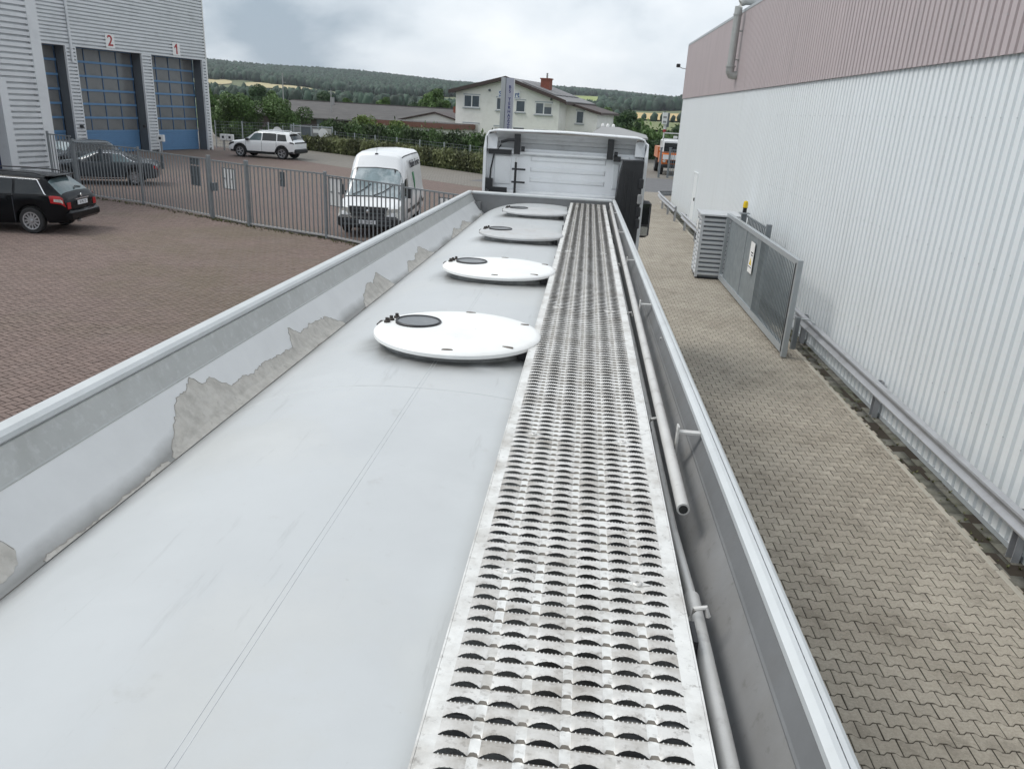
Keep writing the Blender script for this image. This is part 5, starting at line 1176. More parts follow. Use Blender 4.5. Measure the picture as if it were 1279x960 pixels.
# lettering and green emblem on the side that faces right in the photo (van's own left side, -x)
xw = -.93
place_text('Mobiler Service', .36, M['ink'], vn, (-.885, -1.0, 2.06), (0, -1, 0), (0.14, 0, 1), 'side_lettering', depth=.004)
MB().prism([(-.888, -.35, 1.78), (-.888, -.68, 1.78), (-.935, -.78, 1.45), (-.970, -.62, 1.15), (-.935, -.55, 1.45)], (-.012, 0, 0)).build('green_emblem', M['green'], vn)
for y in (-1.75, 1.85):
    for x in (-.86, .86): wheel(vn, x, y, .33, .21, 6, .62)

# --- orange truck by the road, partly hidden by the hall
ot = thing('orange_truck', 'orange and white utility truck with a pale roof frame standing behind the far hall corner', 'truck', (7.35, 58.8, 0))
MB().cbox(-1.05, 1.05, 0.0, 2.2, .75, 1.55, .06).build('cab', M['orange'], ot, 40)
MB().cbox(-1.02, 1.02, 0.10, 2.2, 1.55, 2.50, .10).build('cab_top', M['carwhite'], ot, 40)
MB().box(-.92, .92, .085, .10, 1.65, 2.28).build('windscreen', M['glass'], ot)
MB().box(-.95, .95, -.02, .0, 1.12, 1.45).build('front_panel', M['carwhite'], ot)
MB().box(-.60, .60, -.035, -.02, .86, 1.08).build('grille', M['black'], ot)
MB().cbox(-1.08, 1.08, -.16, .06, .52, .76, .03).build('bumper', M['black'], ot, 40)
for x in (-.82, .82): MB().lathe([(.11, -.03), (.11, .0)], 16, 'y', (x, -.015, 1.0), True, True).build('headlight', M['headlight'], ot, 40)
for x in (-1.04, 1.04):
    MB().box(x - .04, x + .04, .2, .28, 1.5, 2.98).build('frame_post', M['wframe'], ot)
MB().box(-1.04, 1.04, .2, .28, 2.92, 2.99).build('frame_bar', M['wframe'], ot); MB().box(-1.04, 1.04, .2, .28, 2.52, 2.58).build('frame_bar', M['wframe'], ot)
MB().cbox(-.3, -.02, .22, .42, 2.60, 2.78, .03).build('work_lamp', M['wframe'], ot)
MB().box(-1.1, 1.1, 2.4, 5.2, 1.1, 1.9).build('load_bed', M['orange'], ot); MB().box(-.5, .5, .2, 5.2, .6, .9).build('chassis', M['black'], ot)
for y in (.9, 4.2):
    for x in (-.92, .92): wheel(ot, x, y, .50, .32, 6, .5)

# ------------------------------------------------------------------ white gabled house and its pylon sign
ho = thing('gabled_house', 'white two storey house with low brown edged gable roof and brick chimney', 'house', (-7.2, 81.0, 0), math.radians(-16))
GW0, GW1, PKX, EZ0, EZ1, PK, HD = -5.75, 5.45, -0.15, 5.35, 5.0, 6.72, 10.5
wall = MB().prism([(GW0, 0, 0), (GW1, 0, 0), (GW1, 0, EZ1), (PKX, 0, PK), (GW0, 0, EZ0)], (0, HD, 0)).build('wall', M['render_'], ho)
def roof_slab(x0, z0, x1, z1, th, y0, y1): return MB().prism([(x0, y0, z0), (x1, y0, z1), (x1, y0, z1 + th), (x0, y0, z0 + th)], (0, y1 - y0, 0))
s0 = (PK - EZ0) / (PKX - GW0); s1 = (PK - EZ1) / (GW1 - PKX)
rf = roof_slab(GW0 - .55, EZ0 - .55 * s0 + .03, PKX, PK + .03, .20, -.55, HD + .4).build('roof', M['wroof'], ho)
roof_slab(PKX, PK + .03, GW1 + .75, EZ1 - .75 * s1 + .03, .20, -.55, HD + .4).build('roof', M['wroof'], ho)
roof_slab(GW0 - .6, EZ0 - .6 * s0 - .02, PKX - .003, PK - .02, .34, -.62, -.553).build('verge_board', M['fascia'], ho)
roof_slab(PKX + .003, PK - .02, GW1 + .8, EZ1 - .8 * s1 - .02, .34, -.62, -.553).build('verge_board', M['fascia'], ho)
MB().box(GW1 + .76, GW1 + .86, -.6, HD + .4, EZ1 - .75 * s1 - .10, EZ1 - .75 * s1 + .16).build('gutter', M['fascia'], ho)
for q in range(5):
    a, b = 1.1 + q * 1.75, 2.6 + q * 1.75
    MB().prism([(1.0, a, PK + .03 - 1.15 * s1 + .245), (4.6, a, PK + .03 - 4.75 * s1 + .245), (4.6, b, PK + .03 - 4.75 * s1 + .245), (1.0, b, PK + .03 - 1.15 * s1 + .245)], (0, 0, .05)).build('roof_panel', M['wroof'], ho)
ch = MB().box(2.2, 3.15, 3.4, 4.35, 5.4, 7.05).build('chimney', M['brickred'], ho)
MB().box(2.12, 3.23, 3.32, 4.43, 7.05, 7.15).build('cap', M['brickred'], ch); MB().tube([(2.7, 3.9, 7.15), (2.7, 3.9, 7.65)], .09, 10).build('flue', M['pole'], ch)
# side extension on the right
MB().prism([(GW1, 2.6, 0), (8.7, 2.6, 0), (8.7, 2.6, 3.95), (GW1, 2.6, 4.75)], (0, 7.0, 0)).build('wing_wall', M['render_'], ho)
roof_slab(GW1 + .0, 4.80, 9.2, 3.90, .22, 2.1, 10.0).build('wing_roof', M['fascia'], ho)
def house_window(x, z, w_, h_, y=0, kind=2, shut=0.0, dark=False):
    f = MB()
    for a in ((-w_ / 2, -w_ / 2 + .09, 0, h_), (w_ / 2 - .09, w_ / 2, 0, h_), (-w_ / 2, w_ / 2, h_ - .09, h_), (-w_ / 2, w_ / 2, 0, .09)): f.box(x + a[0], x + a[1], y - .035, y - .005, z + a[2], z + a[3])
    if kind == 2: f.box(x - .06, x + .06, y - .03, y - .004, z + .09, z + h_ - .09)
    o = f.build('window', M['wframe'] if not dark else M['fascia'], ho)
    n = kind
    for q in range(n):
        x0 = x - w_ / 2 + .09 + q * (w_ - .18) / n; x1 = x0 + (w_ - .18) / n
        s = shut if not isinstance(shut, (list, tuple)) else shut[q]
        MB().box(x0 + .01, x1 - .01, y - .020, y - .008, z + .09, z + h_ - .09 - s * (h_ - .2)).build('pane', M['wglass'] if not dark else M['dark'], o)
        if s > 0: MB().box(x0 + .01, x1 - .01, y - .026, y - .009, z + h_ - .09 - s * (h_ - .2), z + h_ - .09).build('shutter', M['shutter'], o)
    MB().box(x - w_ / 2 - .08, x + w_ / 2 + .08, y - .14, y, z - .09, z - .01).build('sill', M['trimgrey'], o)
    MB().box(x - w_ / 2 - .03, x + w_ / 2 + .03, y - .05, y - .002, z + h_, z + h_ + .09).build('head_box', M['trimgrey'], o)
house_window(-3.95, 3.92, 1.80, 1.22, 0, 2); house_window(-.72, 3.82, 1.05, 1.22, 0, 1); house_window(1.38, 3.72, 1.05, 1.15, 0, 1); house_window(3.85, 3.62, 1.80, 1.15, 0, 2, [0, .35])
house_window(-3.95, 1.30, 1.85, 1.1, 0, 2, [.95, .95]); house_window(-.85, 1.18, 1.1, 1.1, 0, 1, .95); house_window(1.3, 1.1, 1.1, 1.1, 0, 1, 0, True); house_window(3.9, 1.02, 1.85, 1.1, 0, 2, [.0, .95])
house_window(6.9, 2.95, .85, 1.25, 2.6, 1); house_window(6.9, .6, .85, 1.2, 2.6, 1, 0, True)
for x, z in ((-2.0, 5.55), (4.6, 4.98)): MB().cbox(x - .1, x + .1, -.16, 0, z, z + .22, .02).build('wall_lamp', M['signgrey'], ho)
si = thing('house_sign', 'white sign with dark blue letters high on the house gable behind the pylon', 'sign', (0, 0, 0)); si.matrix_world = Matrix.Translation((-7.2, 81.0, 0)) @ Matrix.Rotation(math.radians(-16), 4, 'Z') @ Matrix.Translation((.12, -.03, 5.30))
MB().box(-1.2, 1.2, -.05, 0, -.36, .42).build('board', M['signwhite'], si)
place_text('Sc', .66, M['bluetxt'], si, (-.80, -.052, .06), (1, 0, 0), (0, 0, 1), 'lettering', bold=.02); place_text('rt', .66, M['bluetxt'], si, (.86, -.052, .06), (1, 0, 0), (0, 0, 1), 'lettering', bold=.02)
MB().box(-1.15, -.55, -.054, -.05, -.28, -.22).box(.6, 1.2, -.054, -.05, -.28, -.22).build('small_print', M['bluetxt'], si)
py = thing('pylon_sign', 'tall silver pylon sign with vertical navy letters in front of the white house', 'sign', (-6.30, 70.0, 0), math.radians(8))
MB().box(-.56, -.20, -.2, .2, 0, 6.52).build('column', M['pylon'], py); MB().box(-.195, -.15, -.16, .16, 0, 6.5).build('groove', M['signgrey'], py)
MB().box(-.145, .52, -.19, .2, 0, 6.50).build('letter_panel', M['pylonface'], py); MB().box(.525, .60, -.12, .2, 0, 6.4).build('edge', M['signwhite'], py)
for k_, chx in enumerate('BS TERHAZZEBRE'):
    if chx != ' ': place_text(chx, .36, M['navytxt'], py, (.20, -.192, 5.75 - k_ * .33), (1, 0, 0), (0, 0, 1), 'letter', bold=.012)

# ------------------------------------------------------------------ low buildings behind the hedge
lb = thing('long_shed', 'long low building with old grey pitched roof behind the hedge', 'building', (-27, 92, 0), math.radians(-14))
MB().box(-17, 14, .6, 13, 0, 1.75).build('wall', M['fascia'], lb)
rf = MB().prism([(-17.5, 0, 1.65), (-17.5, 15, 3.45), (-17.5, 15.2, 3.55), (-17.5, 0, 1.78)], (32, 0, 0)).build('roof', M['tileroof'], lb)
MB().prism([(-17.5, 15.2, 3.5), (-17.5, 30, 1.6), (-17.5, 30, 1.75), (-17.5, 15.2, 3.6)], (32, 0, 0)).build('roof', M['tileroof'], lb)
for k_ in range(32): MB().box(-17.5 + k_, -17.46 + k_, 0, .06, 1.64, 1.66).build('roof_edge', M['fascia'], lb) if k_ % 8 == 0 else None
MB().box(-17.5, 14.5, 15.0, 15.35, 3.54, 3.66).build('ridge', M['tileroof'], lb)
MB().box(-9.6, -9.2, 12.2, 12.6, 3.2, 4.2).build('vent_pipe', M['pole'], lb); MB().box(8.8, 9.9, 11, 12, 3.0, 3.9).build('chimney', M['brickred'], lb)
for x in (-15, -4.4, -2.9): MB().box(x, x + .9, .54, .6, .5, 1.6).build('window', M['wglass'], lb)
MB().prism([(14.3, -.2, 1.6), (14.3, 15.2, 3.5), (14.3, 15.2, 3.72), (14.3, -.2, 1.85)], (.3, 0, 0)).build('verge', M['wframe'], lb)
for (x, y, hh, lab) in ((-33.0, 88, 6.4, 'tall thin pole in front of the long grey roof'), (-31.0, 99, 5.0, 'shorter thin pole above the long grey roof')):
    p = thing('pole', lab, 'pole', (x, y, 0)); MB().tube([(0, 0, 0), (0, 0, hh)], [.09, .06], 8).build('shaft', M['pole'], p); MB().box(-.02, .35, -.03, .03, hh - 1.0, hh - .94).build('bracket', M['pole'], p)
gb = thing('small_gable_house', 'small white outbuilding with brown gable roof left of the white house', 'building', (-14.6, 86, 0), math.radians(-4))
MB().prism([(-4.6, 0, 0), (1.6, 0, 0), (1.6, 0, 2.45), (-.9, 0, 3.10), (-4.6, 0, 2.25)], (0, 8, 0)).build('wall', M['lowwhite'], gb)
roof_slab(-5.0, 2.18, -.9, 3.14, .14, -.3, 8.3).build('roof', M['fascia'], gb); roof_slab(-.9, 3.14, 2.1, 2.34, .14, -.3, 8.3).build('roof', M['fascia'], gb)
for x in (-3.6, -2.0, .2): MB().box(x, x + .7, -.04, 0, 1.2, 1.9).build('window', M['wglass'], gb)
rb_ = thing('flat_roof_garage', 'long low white garage with a red brown roof band behind the thuja hedge', 'building', (-16.2, 78, 0), math.radians(-10))
MB().box(-4.2, 4.6, .3, 6, 0, 1.95).build('wall', M['lowwhite'], rb_); MB().box(-4.6, 4.9, 0, 6.3, 1.80, 2.28).build('roof_band', M['redroof'], rb_); MB().box(-4.4, 4.7, .2, 6.1, 2.28, 2.31).build('flat_roof', M['tileroof'], rb_)
gr = thing('grey_roof_building', 'low building with pale grey hipped roof and white roof domes behind the truck cab', 'building', (3.0, 74, 0), math.radians(-4))
MB().box(-1.4, 3.0, 0, 12, 0, 2.2).build('wall', M['lowwhite'], gr)
MB().loft([[(-1.9, -.6, 2.0), (3.5, -.6, 2.0), (3.5, 12.6, 2.0), (-1.9, 12.6, 2.0)], [(-1.9, -.6, 2.15), (3.5, -.6, 2.15), (3.5, 12.6, 2.15), (-1.9, 12.6, 2.15)], [(-1.0, 4.6, 2.85), (0.6, 4.6, 2.85), (0.6, 7.4, 2.85), (-1.0, 7.4, 2.85)]], True, True, True).build('roof', M['pole'], gr)
for x in (-.95, -.45, .1): MB().lathe([(.16, 0), (.16, .16), (.11, .26), (0, .3)], 12, 'z', (x, 6, 2.84)).build('roof_dome', M['signwhite'], gr, 50)
ms = thing('striped_mast', 'red and white striped mast with a pale sign box seen beyond the right hedge', 'mast', (9.9, 92, 0))
for q in range(6): MB().tube([(0, 0, q * .55), (0, 0, q * .55 + .55)], .20, 12).build('stripe', M['signwhite'] if q % 2 else M['red'], ms, 40)
MB().box(-.42, .12, -.3, .3, 3.3, 4.55).build('sign_box', M['signwhite'], ms); MB().box(.125, .35, -.3, .3, 3.0, 4.5).build('sign_side', M['signgrey'], ms)
for q in (3.45, 3.95): MB().box(-.36, .02, -.31, -.30, q, q + .2).build('sign_print', M['pole'], ms)
# far pale industrial sheds
for (x, y, wd, hh, lab) in ((-36, 330, 26, 6, 'distant white shed left of the white house'),):
    d = thing('distant_shed', lab, 'building', (x, y, 0)); MB().box(-wd / 2, wd / 2, 0, 12, 0, hh).build('wall', M['lowwhite'], d); MB().prism([(-wd / 2 - .3, -.3, hh), (-wd / 2 - .3, 12.3, hh), (-wd / 2 - .3, 6, hh + 1.4)], (wd + .6, 0, 0)).build('roof', M['wroof'], d)

# gate posts of the neighbouring yard across the road
for x, y, lab in ((5.95, 56.0, 'left grey steel gate post across the road'), (6.62, 56.4, 'right grey steel gate post in front of the orange truck')):
    g = thing('gate_post', lab, 'post', (x, y, 0), 0, 'gate posts across the road'); MB().box(-.07, .07, -.07, .07, 0, 2.0).build('post', M['fence'], g); MB().box(-.1, .1, -.1, .1, 2.0, 2.05).build('cap', M['fence'], g)
g = thing('bar_gate', 'grey swing gate with thin bars across the road by the orange truck', 'gate', (6.7, 56.4, 0))
MB().box(.0, 2.6, -.025, .025, 1.86, 1.92).build('top_rail', M['fence'], g); MB().box(0, 2.6, -.025, .025, .12, .18).build('bottom_rail', M['fence'], g)
b_ = MB().box(-.015, .015, -.015, .015, .18, 1.86).mesh('bar', M['fence'])
for q in range(17): o = link('bar', b_, g); o.location = (.08 + q * .155, 0, 0)

# ------------------------------------------------------------------ wire fences at the back of the yard
def wire_fence(label, a, b, h, step=2.5, wires=8, vstep=0.25, group=None):
    A = Vector((*a, 0)); B = Vector((*b, 0)); d = B - A; Ln = d.length; t = thing('wire_fence', label, 'fence', A, math.atan2(d.y, d.x), group)
    pm = MB().box(-.03, .03, -.03, .03, 0, h + .06).mesh('post', M['gframe'])
    n = max(1, round(Ln / step))
    for k_ in range(n + 1): o = link('post', pm, t); o.location = (k_ * Ln / n, 0, 0)
    for k_ in range(wires): MB().box(0, Ln, -.012, .0, .08 + k_ * (h - .1) / (wires - 1), .08 + k_ * (h - .1) / (wires - 1) + .016).build('wire', M['fence'], t)
    f = MB(); x = 0.1
    while x < Ln: f.box(x - .004, x + .004, -.02, -.013, .05, h); x += vstep
    m_ = f.build('mesh_wires', M['fence'], t); m_['kind'] = 'stuff'; return t
wire_fence('green grey wire mesh fence with pale posts between the low hedge and the thuja hedge', (-25.3, 67.0), (-3.0, 49.4), 1.55)
wire_fence('wire mesh fence by the far corner of the workshop hall behind the white car', (-27.4, 58.6), (-21.0, 63.4), 1.95, 1.9, 9, .18)
wire_fence('wire mesh fence in front of the meadow across the road', (1.5, 82), (14, 85), 1.5)
for x, y, z, lab in ((-23.45, 60.9, 1.35, 'round white sign on the wire fence left of the white SUV roof'), (-19.95, 61.4, 1.40, 'round white sign on the gate post right of the white SUV')):
    s = thing('round_sign', lab, 'sign', (x, y, z), math.radians(20), 'round white signs on the wire fence')
    MB().lathe([(.36, -.012), (.36, .012)], 28, 'y', (0, 0, 0), True, True).build('disc', M['signwhite'], s, 30); MB().box(-.03, .03, .02, .07, -.7, .4).build('bracket', M['pole'], s)
bt = thing('banner_fence', 'grey sliding gate with pale banner panels behind the white SUV', 'gate', (-22.9, 62.4, 0), math.radians(8))
MB().box(0, 3.3, -.04, .04, 1.78, 1.86).build('top_rail', M['gframe'], bt); MB().box(0, 3.3, -.04, .04, .1, .2).build('bottom_rail', M['gframe'], bt)
for x in (0.02, .75, 1.6, 2.45, 3.28): MB().box(x - .04, x + .04, -.05, .05, 0, 1.9).build('post', M['gframe'], bt)
for x0, x1, mm in ((.12, .70, 'pole'), (.82, 1.55, 'signgrey'), (1.66, 2.40, 'pole'), (2.5, 3.2, 'shutter')): MB().box(x0, x1, -.015, .015, .35, 1.72).build('banner', M[mm], bt)
MB().box(1.75, 2.2, -.03, -.017, 1.35, 1.62).build('banner_print', M['signwhite'], bt)

# ------------------------------------------------------------------ vegetation
def leaf_cloud(centers, radii, n, size, squash=1.0, shell=0.45):
    """n leaf quads spread through blobs; returns verts, faces, tint"""
    C_ = np.array(centers); R_ = np.array(radii); wgt = R_ ** 2; idx = RNG.choice(len(C_), n, p=wgt / wgt.sum())
    d = RNG.normal(size=(n, 3)); d /= np.linalg.norm(d, axis=1)[:, None]
    rr = R_[idx] * (1 - shell * RNG.random(n) ** 1.6); p = C_[idx] + d * rr[:, None] * (1, 1, squash)
    nrm = d * .7 + RNG.normal(size=(n, 3)) * .6; nrm /= np.linalg.norm(nrm, axis=1)[:, None]
    a = np.cross(nrm, RNG.normal(size=(n, 3))); a /= np.linalg.norm(a, axis=1)[:, None]; b = np.cross(nrm, a)
    s = size * RNG.uniform(.6, 1.35, n)[:, None]
    V = np.stack([p - a * s, p + b * s * .55, p + a * s, p - b * s * .55], 1).reshape(-1, 3)
    clump = RNG.random(len(C_))[idx]
    return V, np.arange(4 * n).reshape(-1, 4), np.repeat(np.clip(.55 * clump + .45 * RNG.random(n), 0, 1), 4)
TREE_MESH = {}
def tree_meshes(kind):
    if kind in TREE_MESH: return TREE_MESH[kind]
    H, Rr, m, n, size, low = dict(bush=(5.0, 2.9, 'leaf', 16000, .11, .12), round=(7.0, 2.9, 'leaf', 9000, .18, .22), dark=(7.5, 3.0, 'leaf_dark', 9000, .18, .18), conifer=(7.0, 1.7, 'leaf_dark', 5000, .17, .06), bright=(3.2, 2.2, 'leaf_yellow', 4200, .14, .1))[kind]
    cs, rs = [], []
    for k_ in range(34):
        u = random.random(); z = H * (low + (0.95 - low) * u)
        f = (1 - u) * 1.0 + .05 if kind == 'conifer' else math.sin(PI * (0.16 + .80 * u)) ** .7
        a = random.random() * 2 * PI; q = Rr * f * random.uniform(.25, .95); cs.append((q * math.cos(a), q * math.sin(a), z)); rs.append(Rr * random.uniform(.20, .36) * (.65 if kind == 'conifer' else 1))
    V, F, T_ = leaf_cloud(cs, rs, n, size)
    crown = np_mesh('crown', V, F, 4, M[m], T_)
    tk = MB().tube([(0, 0, 0), (.04, 0, H * .25), (-.03, .05, H * .55), (0, 0, H * .85)], [H * .03, H * .024, H * .014, H * .004], 8)
    for k_ in range(9):
        c = cs[k_ * 3]; z0 = max(.3, c[2] * .55); tk.tube([(0, 0, z0), (c[0] * .5, c[1] * .5, (z0 + c[2]) / 2 + .1), c], [H * .011, H * .008, H * .003], 5)
    TREE_MESH[kind] = (crown, tk.mesh('trunk', M['bark'])); return TREE_MESH[kind]
def tree(kind, label, x, y, s=1.0, cat='tree', sz=None, group=None, z=0):
    c, t = tree_meshes(kind); name = {'bush': 'bush', 'bright': 'shrub', 'conifer': 'conifer_tree'}.get(kind, 'leafy_tree')
    o = thing(name, label, cat, (x, y, z - .05), random.uniform(0, 6.28), group); o.scale = (s, s, sz or s)
    link('crown', c, o); link('trunk', t, o); return o
tree('bush', 'large dense green bush behind the wire fence beside the workshop hall', -30.0, 69.5, .86, 'bush')
tree('bush', 'large green bush directly behind the white SUV', -26.9, 71.0, .84, 'bush')
tree('bush', 'smaller bush at the left end of the long grey roof', -21.6, 72.0, .42, 'bush')
tree('bush', 'bush peeking out at the edge of the workshop hall', -33.5, 74.0, .6, 'bush')
tree('bright', 'bright green shrub behind the thuja hedge left of the garage', -19.8, 73.0, .80, 'shrub')
tree('bright', 'second bright green shrub between hedge and long grey roof', -16.9, 74.6, .70, 'shrub')
far = [(-46, 118, 1.0, 'round'), (-40, 124, 1.0, 'dark'), (-35.5, 122, .9, 'round'), (-31, 126, 1.0, 'round'), (-25.5, 124, .82, 'dark'), (-21.5, 118, .95, 'round'), (-17.5, 121, .85, 'round'), (-15.2, 116, .80, 'conifer'), (-11.5, 128, 1.0, 'dark'), (-52, 128, 1.1, 'dark'), (-58, 122, 1.0, 'round')]
FL = ['leftmost tree of the row behind the long grey roof', 'dark tree in the row behind the left part of the long grey roof', 'tree behind the tall thin pole', 'tree behind the middle of the long grey roof', 'dark tree behind the right part of the long grey roof', 'bright round tree behind the right end of the long grey roof', 'round tree above the small white outbuilding', 'pointed dark conifer between the outbuilding and the white house', 'dark tree just left of the white house', 'tree hidden behind the workshop hall corner', 'tree far left behind the workshop hall']
for i, ((x, y, s, kd), lab) in enumerate(zip(far, FL)): tree(kd, lab, x, y, s * (.92 if 4 < i < 9 else .66), 'tree', None, 'trees behind the long grey roof')
rt = [(6.0, 98, .72, 'dark', 'dark tree right of the white house above the grey roof'), (3.6, 104, .8, 'round', 'round tree behind the pale grey roof'), (8.2, 108, .62, 'round', 'bright tree at the right end of the pale grey roof'), (7.6, 93, .42, 'bush', 'bush beyond the grey roof near the striped mast'), (12.2, 97, .50, 'dark', 'dark tree right of the striped mast'), (14.4, 95, .52, 'dark', 'dark tree beside the white hall corner'), (10.6, 90, .40, 'bush', 'bush in front of the striped mast'), (1.0, 110, .85, 'dark', 'dark tree beside the side wing of the white house'), (17, 99, .6, 'round', 'tree hidden behind the hall corner')]
for x, y, s, kd, lab in rt: tree(kd, lab, x, y, s * .85, 'tree' if kd != 'bush' else 'bush', None, 'trees beyond the road')
def hedge(label, pts, wd, h, m, n_per_m, leaf, name='hedge', tops=0.0):
    th = thing(name, label, 'hedge', (*pts[0], 0)); o0 = Vector((*pts[0], 0)); Vs, Ts = [], []; core = MB()
    for a, b in zip(pts, pts[1:]):
        A = np.array(a); B = np.array(b); Ln = np.linalg.norm(B - A); d = (B - A) / Ln; nr = np.array((-d[1], d[0])); n = int(Ln * n_per_m)
        s = RNG.random(n) * Ln; u = RNG.random(n); per = 2 * h + wd; q = u * per
        side = np.where(q < h, 0, np.where(q < h + wd, 1, 2)); off = np.where(side == 0, -wd / 2, np.where(side == 2, wd / 2, q - h - wd / 2)); z = np.where(side == 0, q, np.where(side == 1, h, q - h - wd))
        bump = .10 * np.sin(s * 2.1) + .08 * np.sin(s * 5.3 + 1) + .06 * np.sin(s * 11.1)
        z = z * (1 + bump * .5) + np.where(side == 1, RNG.exponential(.05 + tops, n) * (1 + np.sin(s * 9) * .6), 0)
        off = off + np.sign(off) * bump * .5 + RNG.normal(0, .05, n); off *= np.where(z < h * .25, .85, 1)
        p = np.stack([A[0] + d[0] * s + nr[0] * off - o0.x, A[1] + d[1] * s + nr[1] * off - o0.y, np.maximum(z, .02)], 1)
        nrm = RNG.normal(size=(n, 3)); nrm[:, 2] += .4; nrm /= np.linalg.norm(nrm, axis=1)[:, None]
        a_ = np.cross(nrm, RNG.normal(size=(n, 3))); a_ /= np.linalg.norm(a_, axis=1)[:, None]; a_[:, 2] += .5; b_ = np.cross(nrm, a_); sc = leaf * RNG.uniform(.6, 1.4, n)[:, None]
        Vs.append(np.stack([p - a_ * sc, p + b_ * sc * .4, p + a_ * sc, p - b_ * sc * .4], 1).reshape(-1, 3))
        Ts.append(np.repeat(np.clip(.5 + .35 * np.sin(s * 1.3 + z) + RNG.normal(0, .25, n), 0, 1), 4))
        A3 = Vector((*a, 0)) - o0; B3 = Vector((*b, 0)) - o0; core.beam(A3 + Vector((0, 0, h * .43)), B3 + Vector((0, 0, h * .43)), wd * .8, h * .86)
    V = np.concatenate(Vs); link('foliage', np_mesh('foliage', V, np.arange(len(V)).reshape(-1, 4), 4, m, np.concatenate(Ts)), th)
    core.build('branches', M['leaf_dark'], th); return th
hedge('low loose hedge along the grey paving in front of the wire fence', [(-22.3, 63.7), (-15.6, 58.9), (-9.2, 54.0), (-3.2, 48.4)], 1.5, .95, M['leaf_hedge'], 900, .10)
hedge('tall clipped dark thuja hedge behind the wire fence', [(-23.0, 71.6), (-15.0, 66.2), (-7.5, 60.6), (-4.0, 57.5)], 1.3, 1.62, M['leaf_thuja'], 1000, .12, 'thuja_hedge', .05)
hedge('dark green hedge at the far end of the driveway across the road', [(1.5, 79.5), (14.5, 82.0)], 1.5, 1.55, M['leaf_dark'], 900, .12)
hedge('ragged shrubs between the wire mesh fence and the grey roof', [(4.5, 88), (16, 91)], 2.2, 1.9, M['leaf'], 500, .2, 'shrub_hedge', .2)
# weeds along the fence foot and the kerb strip
wv, wtint = [], []
def tuft(x, y, s):
    for k_ in range(7):
        a = random.random() * 6.28; l = s * random.uniform(.5, 1.2); dx_, dy_ = math.cos(a) * l * .6, math.sin(a) * l * .6; px_, py_ = -math.sin(a) * .012, math.cos(a) * .012
        wv.extend([(x - px_, y - py_, 0), (x + px_, y + py_, 0), (x + dx_ * .6, y + dy_ * .6, l * .6), (x + dx_, y + dy_, l * .7)]); wtint.extend([random.random()] * 4)
for i in range(len(P) - 1):
    for k_ in range(90):
        f = random.random(); x = P[i][0] + (P[i + 1][0] - P[i][0]) * f; y = P[i][1] + (P[i + 1][1] - P[i][1]) * f; tuft(x + random.gauss(0, .10), y + random.gauss(-.08, .12), random.uniform(.03, .10))
for k_ in range(420): tuft(random.choice((4.62, 4.66, 4.78, 4.50)) + random.gauss(0, .03), random.uniform(2, 36), random.uniform(.015, .05))
ww = link('weeds', np_mesh('weeds', wv, np.arange(len(wv)).reshape(-1, 4), 4, M['weed'], wtint)); ww['kind'] = 'stuff'; ww['label'] = 'small weeds growing at the foot of the fence and kerb'; ww['category'] = 'weeds'

# ------------------------------------------------------------------ hills, fields and forest
AZ = [-1.2, -.533, -.4506, -.3162, -.1718, -.0229, .1243, .5]; HC = [72, 70, 64, 58, 51, 46, 39, 30]
def hill(az, r):
    hc = np.interp(az, AZ, HC); r = np.asarray(r, float)
    a = np.clip((r - 300) / 700, 0, 1) ** 1.3 * 13; b = np.clip((r - 1000) / 950, 0, 1); b = b * (0.75 + .25 * b)
    return a + (hc - 13) * b - np.clip((r - 2100) / 1500, 0, 1) * 20 + 2.5 * np.sin(az * 23 + r * .004) * np.clip((r - 500) / 500, 0, 1)
rs = np.concatenate([np.linspace(300, 1000, 26), np.linspace(1040, 2100, 30), np.linspace(2200, 4200, 8)]); azs = np.linspace(-1.2, .5, 110)
G = np.array([[(r * math.sin(a), r * math.cos(a), hill(a, r) - .3) for a in azs] for r in rs]); nr, na = len(rs), len(azs)
ii = np.arange(nr - 1)[:, None] * na + np.arange(na - 1)[None, :]
hm = mat('hill_meadow', (0.115, 0.135, 0.062), 0.9, 0, 0.2, 0.01, world=True)
struct(link('hills', np_mesh('hills', G.reshape(-1, 3), np.stack([ii, ii + 1, ii + na + 1, ii + na], -1).reshape(-1, 4), 4, hm, None, True)))
def field(name, a0, a1, r0, r1, m, wob=0.06):
    aa = np.linspace(a0, a1, 34); tt = np.linspace(0, 1, 12); g = []
    for t_ in tt:
        row = []
        for i, a in enumerate(aa):
            e = math.sin(PI * i / 33) ** .35; mid = (r0 + r1) / 2; lo = mid + (r0 - mid) * e; hi = mid + (r1 - mid) * e * (1 + wob * math.sin(a * 60)); r = lo + (hi - lo) * t_
            row.append((r * math.sin(a), r * math.cos(a), float(hill(a, r)) + .5))
        g.append(row)
    return struct(MB().loft(g, False).build(name, m, None, 60))
wheat = mat('ripe_wheat', (0.50, 0.37, 0.17), 0.9, 0, 0.10, .03, world=True, stretch=(1, 6, 1)); stub = mat('stubble', (0.42, 0.36, 0.20), 0.9, 0, 0.12, .02, world=True); gfield = mat('green_crop', (0.25, 0.30, 0.085), 0.9, 0, 0.08, .02, world=True); g2 = mat('grey_green_crop', (0.16, 0.185, 0.075), 0.9, 0, 0.1, .02, world=True)
field('stubble_field', -.452, -.415, 930, 1120, stub); field('stubble_field', -.405, -.325, 820, 1070, stub); field('stubble_field', -.30, -.255, 720, 830, stub)
field('green_field', -.26, -.19, 620, 760, gfield); field('stubble_field', -.205, -.135, 560, 700, stub)
field('green_field', -.05, .19, 1130, 1770, gfield, .02); field('pasture', -.05, .045, 1080, 1400, g2, .02)
field('wheat_field', .005, .20, 470, 800, wheat, .02); field('pasture', .0, .2, 240, 420, g2, .02)
